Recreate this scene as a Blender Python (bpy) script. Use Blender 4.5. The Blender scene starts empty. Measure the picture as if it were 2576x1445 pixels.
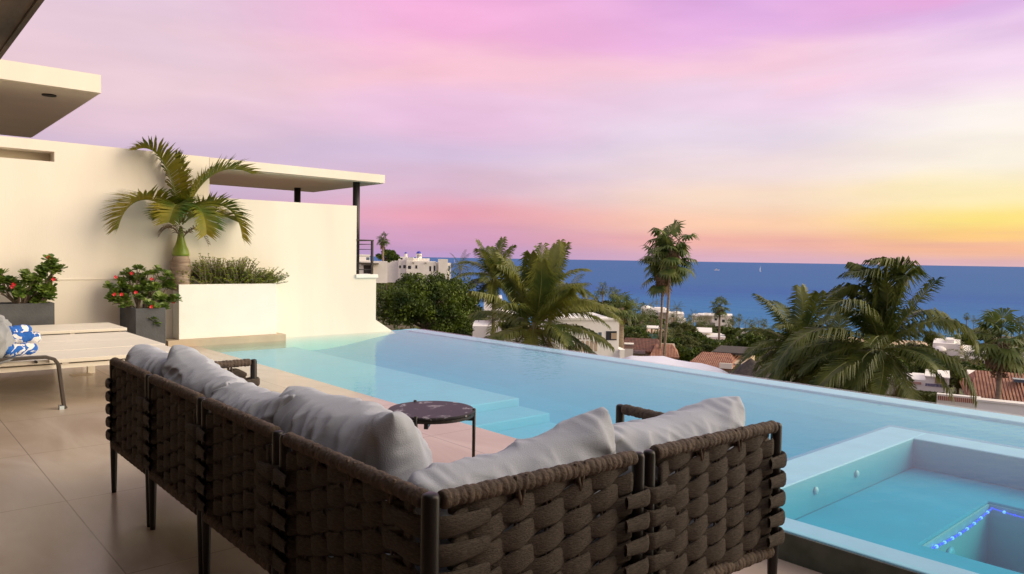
import bpy, math, random
import numpy as np
from mathutils import Vector, Matrix, noise as mnoise
random.seed(7); RNG=np.random.RandomState(11)
SC=bpy.context.scene; COL=SC.collection; PI=math.pi
# ------------------------------------------------------------------ camera model
F=1861.; CX,CY=1288.,722.5; CAMH=1.35
YAW=math.radians(48.6); PITCH=math.radians(2.21); ROLL=math.radians(0.92)
def ray(px,py):
    x=px-CX; y=-(py-CY); c,s=math.cos(ROLL),math.sin(ROLL)
    x,y=c*x-s*y, s*x+c*y
    fy=F*math.cos(PITCH)+y*math.sin(PITCH); z=-F*math.sin(PITCH)+y*math.cos(PITCH)
    return Vector((x*math.sin(YAW)+fy*math.cos(YAW), -x*math.cos(YAW)+fy*math.sin(YAW), z))
CAM=Vector((0,0,CAMH))
def at(px,py,d): return CAM+ray(px,py)*(d/F)
def gp(px,py,h=0):
    r=ray(px,py); return CAM+r*((h-CAMH)/r.z)
def onY(px,py,Y):
    r=ray(px,py); return CAM+r*(Y/r.y)
cam=bpy.data.cameras.new('camera'); co=bpy.data.objects.new('camera',cam); COL.objects.link(co)
f0=ray(CX,CY); R_=(ray(CX+1,CY)-f0).normalized(); U_=(ray(CX,CY-1)-f0).normalized(); Fw=f0.normalized()
m=Matrix((( R_.x,U_.x,-Fw.x,0),(R_.y,U_.y,-Fw.y,0),(R_.z,U_.z,-Fw.z,CAMH),(0,0,0,1)))
co.matrix_world=m; cam.sensor_width=36; cam.lens=36*F/2576; cam.clip_start=.05; cam.clip_end=400000
SC.camera=co
# ------------------------------------------------------------------ materials
def lin(c): return tuple(((v/255)/12.92 if v/255<=.04045 else ((v/255+.055)/1.055)**2.4) for v in c)
MATS={}
def mat(name,col,rough=.7,var=0.0,scale=5.,bump=0.,bscale=20.,col2=None,metal=0.,trans=0.,spec=.5,stretch=(1,1,1),coat=0.,detail=5.):
    m=bpy.data.materials.new(name); m.use_nodes=True; nt=m.node_tree; N=nt.nodes; L=nt.links
    b=N['Principled BSDF']; b.inputs['Roughness'].default_value=rough; b.inputs['Metallic'].default_value=metal
    b.inputs['Specular IOR Level'].default_value=spec; b.inputs['Coat Weight'].default_value=coat
    b.inputs['Base Color'].default_value=(*col,1)
    tc=N.new('ShaderNodeTexCoord'); mp=N.new('ShaderNodeMapping'); mp.inputs['Scale'].default_value=stretch
    L.new(tc.outputs['Object'],mp.inputs['Vector'])
    if col2 is not None or var>0:
        n=N.new('ShaderNodeTexNoise'); n.inputs['Scale'].default_value=scale; n.inputs['Detail'].default_value=detail
        L.new(mp.outputs[0],n.inputs['Vector'])
        r=N.new('ShaderNodeValToRGB'); r.color_ramp.elements[0].position=.35; r.color_ramp.elements[1].position=.65
        if col2 is None:
            r.color_ramp.elements[0].color=(*[c*(1-var) for c in col],1); r.color_ramp.elements[1].color=(*[min(1,c*(1+var)) for c in col],1)
        else:
            r.color_ramp.elements[0].color=(*col,1); r.color_ramp.elements[1].color=(*col2,1)
        L.new(n.outputs['Fac'],r.inputs[0]); L.new(r.outputs[0],b.inputs['Base Color'])
    if bump>0:
        n2=N.new('ShaderNodeTexNoise'); n2.inputs['Scale'].default_value=bscale; n2.inputs['Detail'].default_value=6
        L.new(mp.outputs[0],n2.inputs['Vector']); bp=N.new('ShaderNodeBump'); bp.inputs['Strength'].default_value=bump; bp.inputs['Distance'].default_value=.02
        L.new(n2.outputs['Fac'],bp.inputs['Height']); L.new(bp.outputs[0],b.inputs['Normal'])
    if trans>0:
        t=N.new('ShaderNodeBsdfTranslucent'); mx=N.new('ShaderNodeMixShader'); mx.inputs[0].default_value=trans
        src=b.inputs['Base Color'].links[0].from_socket if b.inputs['Base Color'].links else None
        if src: L.new(src,t.inputs['Color'])
        else: t.inputs['Color'].default_value=(*col,1)
        L.new(b.outputs[0],mx.inputs[1]); L.new(t.outputs[0],mx.inputs[2]); L.new(mx.outputs[0],N['Material Output'].inputs['Surface'])
    MATS[name]=m; return m
M_wall=mat('cream_stucco',(.85,.78,.675),.9,var=.04,stretch=(1,1,.22),scale=1.6,bump=.06,bscale=60)
M_white=mat('white_stucco',(.88,.86,.81),.85,var=.03,scale=2,bump=.07,bscale=50)
M_far=mat('white_plaster',(.82,.78,.72),.85,var=.06,scale=.6)
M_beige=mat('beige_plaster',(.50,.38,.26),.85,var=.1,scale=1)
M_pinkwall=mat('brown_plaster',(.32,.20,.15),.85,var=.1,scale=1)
M_terra=mat('terracotta_plaster',(.42,.12,.055),.85,var=.12,scale=1)
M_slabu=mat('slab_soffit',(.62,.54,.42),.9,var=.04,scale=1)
M_post=mat('dark_metal',(.030,.027,.026),.4,metal=.6)
M_glass=mat('dark_glass',(.03,.035,.045),.08,spec=.8)
M_winblue=mat('window_glass',(.10,.14,.20),.15)
M_pot=mat('slate_fibre',(.075,.078,.085),.75,var=.12,scale=6,bump=.2,bscale=40)
M_soil=mat('soil',(.05,.032,.02),.95,var=.3,scale=30,bump=.6)
M_rock=mat('black_stone',(.02,.014,.014),.35,bump=.2,bscale=12)
M_step=mat('travertine',(.50,.40,.29),.6,var=.06,scale=4,bump=.05)
M_plat=mat('white_lacquer',(.80,.74,.64),.5,var=.03,scale=1.5,stretch=(1,8,1))
M_chair=mat('taupe_metal',(.085,.07,.062),.45,metal=.35)
M_cush=mat('grey_canvas',(.47,.50,.56),.95,var=.05,scale=3,bump=.2,bscale=260)
def crease(m,sc,dist,st):
    nt=m.node_tree;N=nt.nodes;L=nt.links; b=N['Principled BSDF']; old=b.inputs['Normal'].links[0].from_socket
    n=N.new('ShaderNodeTexNoise'); n.inputs['Scale'].default_value=sc; n.inputs['Detail'].default_value=1.0; n.inputs['Distortion'].default_value=.9
    mp=N.new('ShaderNodeMapping'); mp.inputs['Scale'].default_value=(.8,1,2.2); mp.inputs['Rotation'].default_value=(0,.5,0); L.new(N['Texture Coordinate'].outputs['Object'],mp.inputs['Vector']); L.new(mp.outputs[0],n.inputs['Vector'])
    a=N.new('ShaderNodeMath'); a.operation='SUBTRACT'; a.inputs[1].default_value=.5; L.new(n.outputs['Fac'],a.inputs[0]); c=N.new('ShaderNodeMath'); c.operation='ABSOLUTE'; L.new(a.outputs[0],c.inputs[0]); d=N.new('ShaderNodeMath'); d.operation='POWER'; d.inputs[1].default_value=.8; L.new(c.outputs[0],d.inputs[0])
    bp=N.new('ShaderNodeBump'); bp.inputs['Strength'].default_value=st; bp.inputs['Distance'].default_value=dist; bp.invert=True; L.new(d.outputs[0],bp.inputs['Height']); L.new(old,bp.inputs['Normal']); L.new(bp.outputs[0],b.inputs['Normal'])
crease(M_cush,3.6,.010,.55)
M_pillow=mat('pale_grey_cloth',(.30,.31,.32),.95,var=.05,scale=3,bump=.2,bscale=160)
M_frond=mat('frond_green',(.06,.12,.010),.5,col2=(.30,.24,.02),scale=2.2,trans=.3,spec=.3)
M_frond2=mat('palm_green',(.05,.08,.018),.5,col2=(.18,.18,.045),scale=1.1,trans=.3,spec=.3)
M_frond3=mat('coconut_green',(.06,.095,.018),.45,col2=(.27,.27,.05),scale=.9,trans=.35,spec=.4)
M_fan=mat('fan_palm_green',(.045,.085,.020),.55,col2=(.17,.20,.045),scale=1.3,trans=.25,spec=.3)
M_frond4=mat('deep_coconut_green',(.030,.055,.012),.45,col2=(.17,.19,.035),scale=1.2,trans=.35,spec=.4)
M_dry=mat('dry_frond',(.14,.085,.045),.8,col2=(.27,.18,.10),scale=3,trans=.2)
M_rachis=mat('frond_rib',(.16,.17,.035),.5)
M_trunk=mat('palm_bark',(.17,.125,.085),.9,col2=(.30,.235,.17),scale=3,bump=.6,bscale=8,stretch=(1,1,6))
M_trunk2=mat('ringed_bark',(.24,.165,.12),.85,col2=(.42,.32,.24),scale=5,bump=.5,bscale=10,stretch=(1,1,7))
M_shaft=mat('green_crownshaft',(.16,.24,.02),.35,col2=(.30,.33,.03),scale=4,stretch=(1,1,.4))
M_leafD=mat('dark_leaf',(.014,.036,.005),.5,col2=(.12,.17,.014),scale=1.3,trans=.2,spec=.3)
M_leafM=mat('olive_leaf',(.040,.058,.014),.6,col2=(.12,.13,.035),scale=.5,trans=.2,spec=.2)
M_leafR=mat('rosette_leaf',(.05,.11,.018),.4,col2=(.20,.27,.04),scale=12,trans=.15,spec=.5)
M_leafS=mat('succulent_leaf',(.15,.22,.018),.45,col2=(.34,.38,.04),scale=8,trans=.15)
M_stem=mat('grey_stem',(.20,.15,.11),.8,bump=.3)
M_flower=mat('red_petal',(.62,.01,.025),.5,col2=(.80,.04,.06),scale=30,trans=.2)
M_wood=mat('brown_branch',(.10,.075,.05),.9,bump=.4)
M_thatch=mat('thatch',(.035,.03,.03),.95,col2=(.075,.06,.05),scale=8,bump=.8,bscale=30)
M_sail=mat('white_canvas',(.78,.78,.86),.8)
M_hull=mat('white_hull',(.85,.82,.80),.5)
M_blue=mat('blue_dome_paint',(.03,.045,.40),.5)
M_bluetile=mat('dark_blue_tile',(.05,.05,.16),.3,col2=(.35,.33,.4),scale=14)
M_sand=mat('beach_sand',(.55,.40,.26),.9,var=.1,scale=.1)
M_brick=mat('red_brick',(.36,.09,.05),.85,col2=(.55,.40,.33),scale=2.5)
M_ground=mat('scrub_ground',(.030,.034,.014),.95,col2=(.10,.075,.04),scale=.05,detail=10)
M_basin=mat('pool_plaster',(.12,.43,.57),.8,var=.03,scale=2)
M_step_pool=mat('pool_step_plaster',(.20,.53,.66),.8,var=.03,scale=2)
M_bench=mat('spa_bench_plaster',(.08,.45,.58),.8,var=.05,scale=3)
M_spain=mat('spa_plaster',(.12,.42,.52),.8,var=.04,scale=3)
M_edge=mat('pool_edge_stone',(.28,.60,.75),.6,var=.04,scale=5)
M_spawall=mat('dark_green_tile',(.045,.058,.045),.35,col2=(.085,.10,.08),scale=9)
M_well=mat('spa_well_grey',(.60,.62,.60),.9,spec=.05)
M_jet=mat('jet_cover',(.55,.62,.66),.4)
def tile_mat(name,c1,c2,sc,ax='X'):
    m=mat(name,c1,.85,col2=c2,scale=2.5)
    nt=m.node_tree;N=nt.nodes;L=nt.links
    w=N.new('ShaderNodeTexWave'); w.bands_direction=ax; w.inputs['Scale'].default_value=sc; w.inputs['Distortion'].default_value=.4
    L.new(N['Mapping'].outputs[0],w.inputs['Vector'])
    bp=N.new('ShaderNodeBump'); bp.inputs['Strength'].default_value=1; bp.inputs['Distance'].default_value=.12
    L.new(w.outputs['Fac'],bp.inputs['Height']); L.new(bp.outputs[0],N['Principled BSDF'].inputs['Normal']); return m
M_tile=tile_mat('clay_tiles',(.33,.13,.08),(.50,.24,.15),2.6)
M_tiled=tile_mat('dark_clay_tiles',(.12,.05,.035),(.25,.09,.05),2.6)
def emis(name,c,s):
    m=bpy.data.materials.new(name); m.use_nodes=True; b=m.node_tree.nodes['Principled BSDF']
    b.inputs['Base Color'].default_value=(*c,1); b.inputs['Emission Color'].default_value=(*c,1); b.inputs['Emission Strength'].default_value=s; return m
M_led=emis('blue_led',(.10,.12,1.0),.9); M_ledw=emis('violet_led',(.4,.45,1.0),1.5)
# weave strap
M_strap=mat('strap_weave',(.058,.044,.034),.9,col2=(.112,.087,.068),scale=55,stretch=(1,1,5),bump=.7,bscale=120)
M_rope=mat('rope_wrap',(.07,.050,.038),.85,col2=(.12,.085,.062),scale=40,bump=.4,bscale=90)
M_roofu=mat('dark_reed_ceiling',(.06,.042,.028),.9,col2=(.20,.145,.10),scale=3,bump=.8,bscale=5,stretch=(1,.3,1))
# deck: large porcelain slabs with fine joints
def deck_mat():
    m=bpy.data.materials.new('porcelain_deck'); m.use_nodes=True; nt=m.node_tree;N=nt.nodes;L=nt.links; b=N['Principled BSDF']
    tc=N.new('ShaderNodeTexCoord'); mp=N.new('ShaderNodeMapping'); mp.inputs['Location'].default_value=(.38,.25,0); L.new(tc.outputs['Object'],mp.inputs['Vector'])
    br=N.new('ShaderNodeTexBrick'); br.offset=0; br.inputs['Scale'].default_value=1; br.inputs['Brick Width'].default_value=1.2; br.inputs['Row Height'].default_value=1.2
    br.inputs['Mortar Size'].default_value=.0035; br.inputs['Mortar Smooth'].default_value=.2; L.new(mp.outputs[0],br.inputs['Vector'])
    n=N.new('ShaderNodeTexNoise'); n.inputs['Scale'].default_value=1.6; n.inputs['Detail'].default_value=8; n.inputs['Distortion'].default_value=1.5
    mp2=N.new('ShaderNodeMapping'); mp2.inputs['Scale'].default_value=(1,.35,1); mp2.inputs['Rotation'].default_value=(0,0,.9); L.new(tc.outputs['Object'],mp2.inputs['Vector']); L.new(mp2.outputs[0],n.inputs['Vector'])
    r=N.new('ShaderNodeValToRGB'); r.color_ramp.elements[0].position=.3; r.color_ramp.elements[1].position=.7
    r.color_ramp.elements[0].color=(.40,.315,.245,1); r.color_ramp.elements[1].color=(.56,.47,.39,1); L.new(n.outputs['Fac'],r.inputs[0])
    mx=N.new('ShaderNodeMixRGB'); mx.inputs[2].default_value=(.27,.215,.17,1); L.new(br.outputs['Fac'],mx.inputs[0]); L.new(r.outputs[0],mx.inputs[1])
    L.new(mx.outputs[0],b.inputs['Base Color']); b.inputs['Roughness'].default_value=.42; b.inputs['Specular IOR Level'].default_value=.32
    rr=N.new('ShaderNodeMapRange'); rr.inputs['To Min'].default_value=.12; rr.inputs['To Max'].default_value=.32; L.new(n.outputs['Fac'],rr.inputs['Value']); L.new(rr.outputs[0],b.inputs['Roughness'])
    bp=N.new('ShaderNodeBump'); bp.inputs['Strength'].default_value=.3; bp.inputs['Distance'].default_value=.004; bp.invert=True; L.new(br.outputs['Fac'],bp.inputs['Height']); L.new(bp.outputs[0],b.inputs['Normal'])
    return m
M_deck=deck_mat()
def marble_mat():
    m=bpy.data.materials.new('black_marble'); m.use_nodes=True; nt=m.node_tree;N=nt.nodes;L=nt.links; b=N['Principled BSDF']
    tc=N.new('ShaderNodeTexCoord'); n=N.new('ShaderNodeTexNoise'); n.inputs['Scale'].default_value=5.5; n.inputs['Detail'].default_value=9; n.inputs['Distortion'].default_value=2.2; L.new(tc.outputs['Object'],n.inputs['Vector'])
    r=N.new('ShaderNodeValToRGB'); e=r.color_ramp.elements; e[0].position=.0; e[0].color=(.012,.015,.018,1); e[1].position=1; e[1].color=(.022,.025,.028,1)
    for p,c in ((.56,(.03,.027,.03,1)),(.605,(.28,.27,.29,1)),(.62,(.35,.34,.36,1)),(.64,(.035,.03,.035,1))): x=e.new(p); x.color=c
    L.new(n.outputs['Fac'],r.inputs[0]); L.new(r.outputs[0],b.inputs['Base Color']); b.inputs['Roughness'].default_value=.4; b.inputs['Specular IOR Level'].default_value=.10; return m
M_marble=marble_mat()
def water_mat(name,tint,dens,bstr,bsc):
    m=bpy.data.materials.new(name); m.use_nodes=True; nt=m.node_tree;N=nt.nodes;L=nt.links; N.remove(N['Principled BSDF']); o=N['Material Output']
    tr=N.new('ShaderNodeBsdfTransparent'); gl=N.new('ShaderNodeBsdfGlossy'); gl.inputs['Roughness'].default_value=.03
    fr=N.new('ShaderNodeFresnel'); fr.inputs['IOR'].default_value=1.19; mx=N.new('ShaderNodeMixShader')
    geo=N.new('ShaderNodeNewGeometry'); tcw=N.new('ShaderNodeTexCoord'); mp=N.new('ShaderNodeMapping'); mp.inputs['Scale'].default_value=(1,1.6,1); mp.inputs['Rotation'].default_value=(0,0,.6)
    L.new(tcw.outputs['Object'],mp.inputs['Vector']); n=N.new('ShaderNodeTexNoise'); n.inputs['Scale'].default_value=bsc; n.inputs['Detail'].default_value=3; L.new(mp.outputs[0],n.inputs['Vector'])
    bp=N.new('ShaderNodeBump'); bp.inputs['Strength'].default_value=bstr; bp.inputs['Distance'].default_value=.01; L.new(n.outputs['Fac'],bp.inputs['Height'])
    L.new(bp.outputs[0],gl.inputs['Normal']); L.new(bp.outputs[0],fr.inputs['Normal'])
    ml=N.new('ShaderNodeMath'); ml.operation='MULTIPLY'; bf=N.new('ShaderNodeMath'); bf.operation='SUBTRACT'; bf.inputs[0].default_value=1; L.new(geo.outputs['Backfacing'],bf.inputs[1])
    L.new(fr.outputs[0],ml.inputs[0]); L.new(bf.outputs[0],ml.inputs[1])
    L.new(ml.outputs[0],mx.inputs[0]); L.new(tr.outputs[0],mx.inputs[1]); L.new(gl.outputs[0],mx.inputs[2]); L.new(mx.outputs[0],o.inputs['Surface'])
    va=N.new('ShaderNodeVolumeAbsorption'); va.inputs['Color'].default_value=(*tint,1); va.inputs['Density'].default_value=dens; L.new(va.outputs[0],o.inputs['Volume'])
    return m
M_water=water_mat('pool_water',(.25,.90,.97),.9,.42,7)
M_spaw=water_mat('spa_water',(.10,.86,.93),1.6,.2,6)
def sea_mat():
    m=bpy.data.materials.new('sea'); m.use_nodes=True; nt=m.node_tree;N=nt.nodes;L=nt.links; b=N['Principled BSDF']
    tc=N.new('ShaderNodeTexCoord'); ln=N.new('ShaderNodeVectorMath'); ln.operation='LENGTH'; L.new(tc.outputs['Object'],ln.inputs[0])
    mr=N.new('ShaderNodeMapRange'); mr.inputs['From Min'].default_value=430; mr.inputs['From Max'].default_value=1500; L.new(ln.outputs['Value'],mr.inputs['Value'])
    n=N.new('ShaderNodeTexNoise'); n.inputs['Scale'].default_value=.004; n.inputs['Detail'].default_value=6
    mp=N.new('ShaderNodeMapping'); mp.inputs['Rotation'].default_value=(0,0,-YAW); mp.inputs['Scale'].default_value=(3.5,1,1); L.new(tc.outputs['Object'],mp.inputs['Vector'])
    L.new(mp.outputs[0],n.inputs['Vector'])
    ad=N.new('ShaderNodeMath'); ad.operation='MULTIPLY_ADD'; ad.inputs[1].default_value=.5; ad.inputs[2].default_value=-.25; L.new(n.outputs['Fac'],ad.inputs[0])
    a2=N.new('ShaderNodeMath'); L.new(ad.outputs[0],a2.inputs[0]); L.new(mr.outputs[0],a2.inputs[1])
    r=N.new('ShaderNodeValToRGB'); e=r.color_ramp.elements; e[0].position=0; e[0].color=(.02,.17,.36,1); e[1].position=1; e[1].color=(.012,.115,.32,1); x=e.new(.25); x.color=(.014,.15,.37,1); x=e.new(.6); x.color=(.008,.10,.33,1)
    L.new(a2.outputs[0],r.inputs[0]); L.new(r.outputs[0],b.inputs['Base Color']); b.inputs['Roughness'].default_value=.5; b.inputs['Specular IOR Level'].default_value=.05
    mp2=N.new('ShaderNodeMapping'); mp2.inputs['Rotation'].default_value=(0,0,-YAW); mp2.inputs['Scale'].default_value=(1,.25,1); L.new(tc.outputs['Object'],mp2.inputs['Vector'])
    n2=N.new('ShaderNodeTexNoise'); n2.inputs['Scale'].default_value=.12; n2.inputs['Detail'].default_value=8; L.new(mp2.outputs[0],n2.inputs['Vector'])
    bp=N.new('ShaderNodeBump'); bp.inputs['Strength'].default_value=.7; bp.inputs['Distance'].default_value=3.2; L.new(n2.outputs['Fac'],bp.inputs['Height']); L.new(bp.outputs[0],b.inputs['Normal'])
    return m
M_sea=sea_mat()
def towel_mat():
    m=mat('blue_white_terry',(.02,.13,.55),.95,bump=.5,bscale=90); nt=m.node_tree;N=nt.nodes;L=nt.links
    v=N.new('ShaderNodeTexNoise'); v.inputs['Scale'].default_value=9; v.inputs['Distortion'].default_value=1.0; L.new(N['Mapping'].outputs[0],v.inputs['Vector'])
    r=N.new('ShaderNodeValToRGB'); r.color_ramp.interpolation='CONSTANT'; r.color_ramp.elements[0].color=(.02,.13,.5,1); r.color_ramp.elements[1].position=.515; r.color_ramp.elements[1].color=(.78,.76,.76,1)
    L.new(v.outputs['Fac'],r.inputs[0]); L.new(r.outputs[0],N['Principled BSDF'].inputs['Base Color']); return m
M_towel=towel_mat()
# ------------------------------------------------------------------ mesh helpers
class MB:
    def __init__(s): s.v=[]; s.f=[]
    def add(s,vs,fs):
        o=len(s.v); s.v.extend([tuple(v) for v in vs]); s.f.extend([tuple(i+o for i in f) for f in fs])
    def box(s,x0,x1,y0,y1,z0,z1):
        s.add([(x0,y0,z0),(x1,y0,z0),(x1,y1,z0),(x0,y1,z0),(x0,y0,z1),(x1,y0,z1),(x1,y1,z1),(x0,y1,z1)],
              [(3,2,1,0),(4,5,6,7),(0,1,5,4),(1,2,6,5),(2,3,7,6),(3,0,4,7)])
    def prism(s,poly,z0,z1):
        n=len(poly); s.add([(x,y,z0) for x,y in poly]+[(x,y,z1) for x,y in poly],
            [tuple(range(n-1,-1,-1)),tuple(range(n,2*n))]+[(i,(i+1)%n,n+(i+1)%n,n+i) for i in range(n)])
    def extr_xz(s,poly,y0,y1):   # polygon in xz (ccw seen from -y), extruded along y
        n=len(poly); s.add([(x,y0,z) for x,z in poly]+[(x,y1,z) for x,z in poly],
            [tuple(range(n)),tuple(range(2*n-1,n-1,-1))]+[((i+1)%n,i,n+i,n+(i+1)%n) for i in range(n)])
    def tube(s,pts,rad,n=8,cap=True,flat=None):
        pts=[Vector(p) for p in pts]; rs=rad if hasattr(rad,'__len__') else [rad]*len(pts)
        vs=[];fs=[]; prev=None
        for i,p in enumerate(pts):
            d=(pts[min(i+1,len(pts)-1)]-pts[max(i-1,0)]).normalized()
            if prev is None:
                a=d.cross(Vector((0,0,1)));
                if a.length<.05: a=d.cross(Vector((1,0,0)))
                a.normalize()
            else:
                a=prev-d*prev.dot(d)
                if a.length<1e-4: a=d.orthogonal()
                a.normalize()
            prev=a; b=d.cross(a)
            for k in range(n):
                t=2*PI*k/n; vs.append(p+(a*math.cos(t)+b*math.sin(t))*rs[i])
        for i in range(len(pts)-1):
            for k in range(n): fs.append((i*n+k,i*n+(k+1)%n,(i+1)*n+(k+1)%n,(i+1)*n+k))
        if cap: fs.append(tuple(range(n-1,-1,-1))); fs.append(tuple((len(pts)-1)*n+k for k in range(n)))
        s.add(vs,fs)
    def lathe(s,prof,c=(0,0,0),n=24,sy=1.):
        vs=[];fs=[]
        for r,z in prof:
            for k in range(n): t=2*PI*k/n; vs.append((c[0]+r*math.cos(t),c[1]+sy*r*math.sin(t),c[2]+z))
        for i in range(len(prof)-1):
            for k in range(n): fs.append((i*n+k,i*n+(k+1)%n,(i+1)*n+(k+1)%n,(i+1)*n+k))
        fs.append(tuple(range(n-1,-1,-1))); fs.append(tuple((len(prof)-1)*n+k for k in range(n)))
        s.add(vs,fs)
    def build(s,name,m,parent=None,smooth=False,bevel=0,seg=2,loc=None):
        me=bpy.data.meshes.new(name); me.from_pydata(s.v,[],s.f); me.update()
        if smooth: me.polygons.foreach_set('use_smooth',[True]*len(me.polygons))
        me.materials.append(m); o=bpy.data.objects.new(name,me); COL.objects.link(o)
        if parent is not None: o.parent=parent
        if loc is not None: o.location=loc
        if bevel:
            b=o.modifiers.new('b','BEVEL'); b.width=bevel; b.segments=seg; b.limit_method='ANGLE'; b.angle_limit=.6
        return o
def tag(o,label=None,cat=None,group=None,kind=None):
    if label: o['label']=label
    if cat: o['category']=cat
    if group: o['group']=group
    if kind: o['kind']=kind
    return o
def thing(name,label,cat,loc=(0,0,0),rz=0,group=None):
    o=bpy.data.objects.new(name,None); COL.objects.link(o); o.location=loc; o.rotation_euler=(0,0,rz); o.empty_display_size=.2
    return tag(o,label,cat,group)
def copy_thing(root,loc,rz,label,scale=1.):
    r=root.copy(); COL.objects.link(r); r.location=loc; r.rotation_euler=(0,0,rz); r.scale=(scale,)*3; r['label']=label
    for ch in list(root.children):
        c=ch.copy(); COL.objects.link(c); c.parent=r
        for g in list(ch.children):
            d=g.copy(); COL.objects.link(d); d.parent=c
    return r
# ------------------------------------------------------------------ world
def sky():
    w=bpy.data.worlds.new('World'); SC.world=w; w.use_nodes=True; nt=w.node_tree;N=nt.nodes;L=nt.links
    tc=N.new('ShaderNodeTexCoord')
    # streaky wisps: slanted, stretched noise
    mp=N.new('ShaderNodeMapping'); mp.inputs['Rotation'].default_value=(0,0,-YAW); L.new(tc.outputs['Generated'],mp.inputs['Vector'])
    mp1=N.new('ShaderNodeMapping'); mp1.inputs['Rotation'].default_value=(.30,0,0); mp1.inputs['Scale'].default_value=(1,1.1,5.5); L.new(mp.outputs[0],mp1.inputs['Vector'])
    n=N.new('ShaderNodeTexNoise'); n.inputs['Scale'].default_value=2.2; n.inputs['Detail'].default_value=5; n.inputs['Roughness'].default_value=.5; n.inputs['Distortion'].default_value=.6; L.new(mp1.outputs[0],n.inputs['Vector'])
    sx=N.new('ShaderNodeSeparateXYZ'); L.new(mp.outputs[0],sx.inputs[0])   # x: forward, y: left
    az=N.new('ShaderNodeMath'); az.operation='ARCTAN2'; L.new(sx.outputs['Y'],az.inputs[0]); L.new(sx.outputs['X'],az.inputs[1])
    el=N.new('ShaderNodeMath'); el.operation='ARCSINE'; L.new(sx.outputs['Z'],el.inputs[0])
    def mth(op,a,b=None,c=None):
        x=N.new('ShaderNodeMath'); x.operation=op
        for i,q in enumerate((a,b,c)):
            if q is None: continue
            if isinstance(q,(int,float)): x.inputs[i].default_value=q
            else: L.new(q,x.inputs[i])
        return x.outputs[0]
    nz=mth('SUBTRACT',n.outputs['Fac'],.5)
    # warp grows away from the horizon
    k=mth('MULTIPLY',mth('MINIMUM',mth('ABSOLUTE',el.outputs[0]),.35),.48)
    e2=mth('MULTIPLY_ADD',nz,k,el.outputs[0])
    pos=mth('DIVIDE',e2,math.radians(40))
    a2=mth('MULTIPLY_ADD',nz,.14,az.outputs[0])
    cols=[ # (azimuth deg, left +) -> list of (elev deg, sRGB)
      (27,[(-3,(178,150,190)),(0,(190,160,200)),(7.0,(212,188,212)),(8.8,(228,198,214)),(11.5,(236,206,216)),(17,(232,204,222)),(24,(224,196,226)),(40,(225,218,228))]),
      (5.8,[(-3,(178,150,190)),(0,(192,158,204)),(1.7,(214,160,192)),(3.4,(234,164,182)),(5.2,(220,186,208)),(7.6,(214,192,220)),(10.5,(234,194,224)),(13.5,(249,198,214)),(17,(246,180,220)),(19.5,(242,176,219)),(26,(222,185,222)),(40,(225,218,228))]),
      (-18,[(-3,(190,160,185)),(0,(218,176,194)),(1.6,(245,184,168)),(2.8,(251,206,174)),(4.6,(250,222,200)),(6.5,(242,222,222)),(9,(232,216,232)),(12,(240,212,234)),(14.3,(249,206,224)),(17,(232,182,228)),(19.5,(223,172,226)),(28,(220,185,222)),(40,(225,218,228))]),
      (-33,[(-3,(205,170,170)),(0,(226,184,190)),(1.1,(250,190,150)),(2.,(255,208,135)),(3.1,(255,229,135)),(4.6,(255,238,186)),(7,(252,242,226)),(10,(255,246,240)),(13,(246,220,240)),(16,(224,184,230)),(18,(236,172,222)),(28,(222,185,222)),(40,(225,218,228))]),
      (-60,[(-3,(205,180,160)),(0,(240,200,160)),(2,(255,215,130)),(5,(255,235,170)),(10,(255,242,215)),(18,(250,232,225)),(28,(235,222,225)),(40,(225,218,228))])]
    prev=None; pa=None
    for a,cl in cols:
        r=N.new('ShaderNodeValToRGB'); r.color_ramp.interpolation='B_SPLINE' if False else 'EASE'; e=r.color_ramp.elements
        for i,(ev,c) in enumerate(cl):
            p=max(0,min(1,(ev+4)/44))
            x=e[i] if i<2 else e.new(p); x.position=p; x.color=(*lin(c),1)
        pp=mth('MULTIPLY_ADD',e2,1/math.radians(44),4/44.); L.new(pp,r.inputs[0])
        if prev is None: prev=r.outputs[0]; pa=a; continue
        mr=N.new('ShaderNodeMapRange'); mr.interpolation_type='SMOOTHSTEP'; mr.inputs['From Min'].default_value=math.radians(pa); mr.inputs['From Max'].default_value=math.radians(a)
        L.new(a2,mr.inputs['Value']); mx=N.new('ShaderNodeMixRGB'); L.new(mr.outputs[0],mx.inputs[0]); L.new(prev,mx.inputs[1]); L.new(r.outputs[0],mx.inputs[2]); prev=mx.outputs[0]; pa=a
    # thin violet bands low over the sea
    mp3=N.new('ShaderNodeMapping'); mp3.inputs['Scale'].default_value=(1,1.3,30); L.new(mp.outputs[0],mp3.inputs['Vector'])
    n3=N.new('ShaderNodeTexNoise'); n3.inputs['Scale'].default_value=2.; n3.inputs['Detail'].default_value=3; L.new(mp3.outputs[0],n3.inputs['Vector'])
    r3=N.new('ShaderNodeMapRange'); r3.inputs['From Min'].default_value=.55; r3.inputs['From Max'].default_value=.72; r3.inputs['To Max'].default_value=.25; L.new(n3.outputs['Fac'],r3.inputs['Value'])
    lo=N.new('ShaderNodeMapRange'); lo.inputs['From Min'].default_value=math.radians(4.2); lo.inputs['From Max'].default_value=math.radians(1.6); L.new(el.outputs[0],lo.inputs['Value'])
    mx=N.new('ShaderNodeMixRGB'); L.new(mth('MULTIPLY',r3.outputs[0],lo.outputs[0]),mx.inputs[0]); L.new(prev,mx.inputs[1]); mx.inputs[2].default_value=(*lin((205,150,175)),1)
    # fine wisps
    n4=N.new('ShaderNodeTexNoise'); n4.inputs['Scale'].default_value=5.; n4.inputs['Detail'].default_value=6; L.new(mp1.outputs[0],n4.inputs['Vector'])
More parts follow.
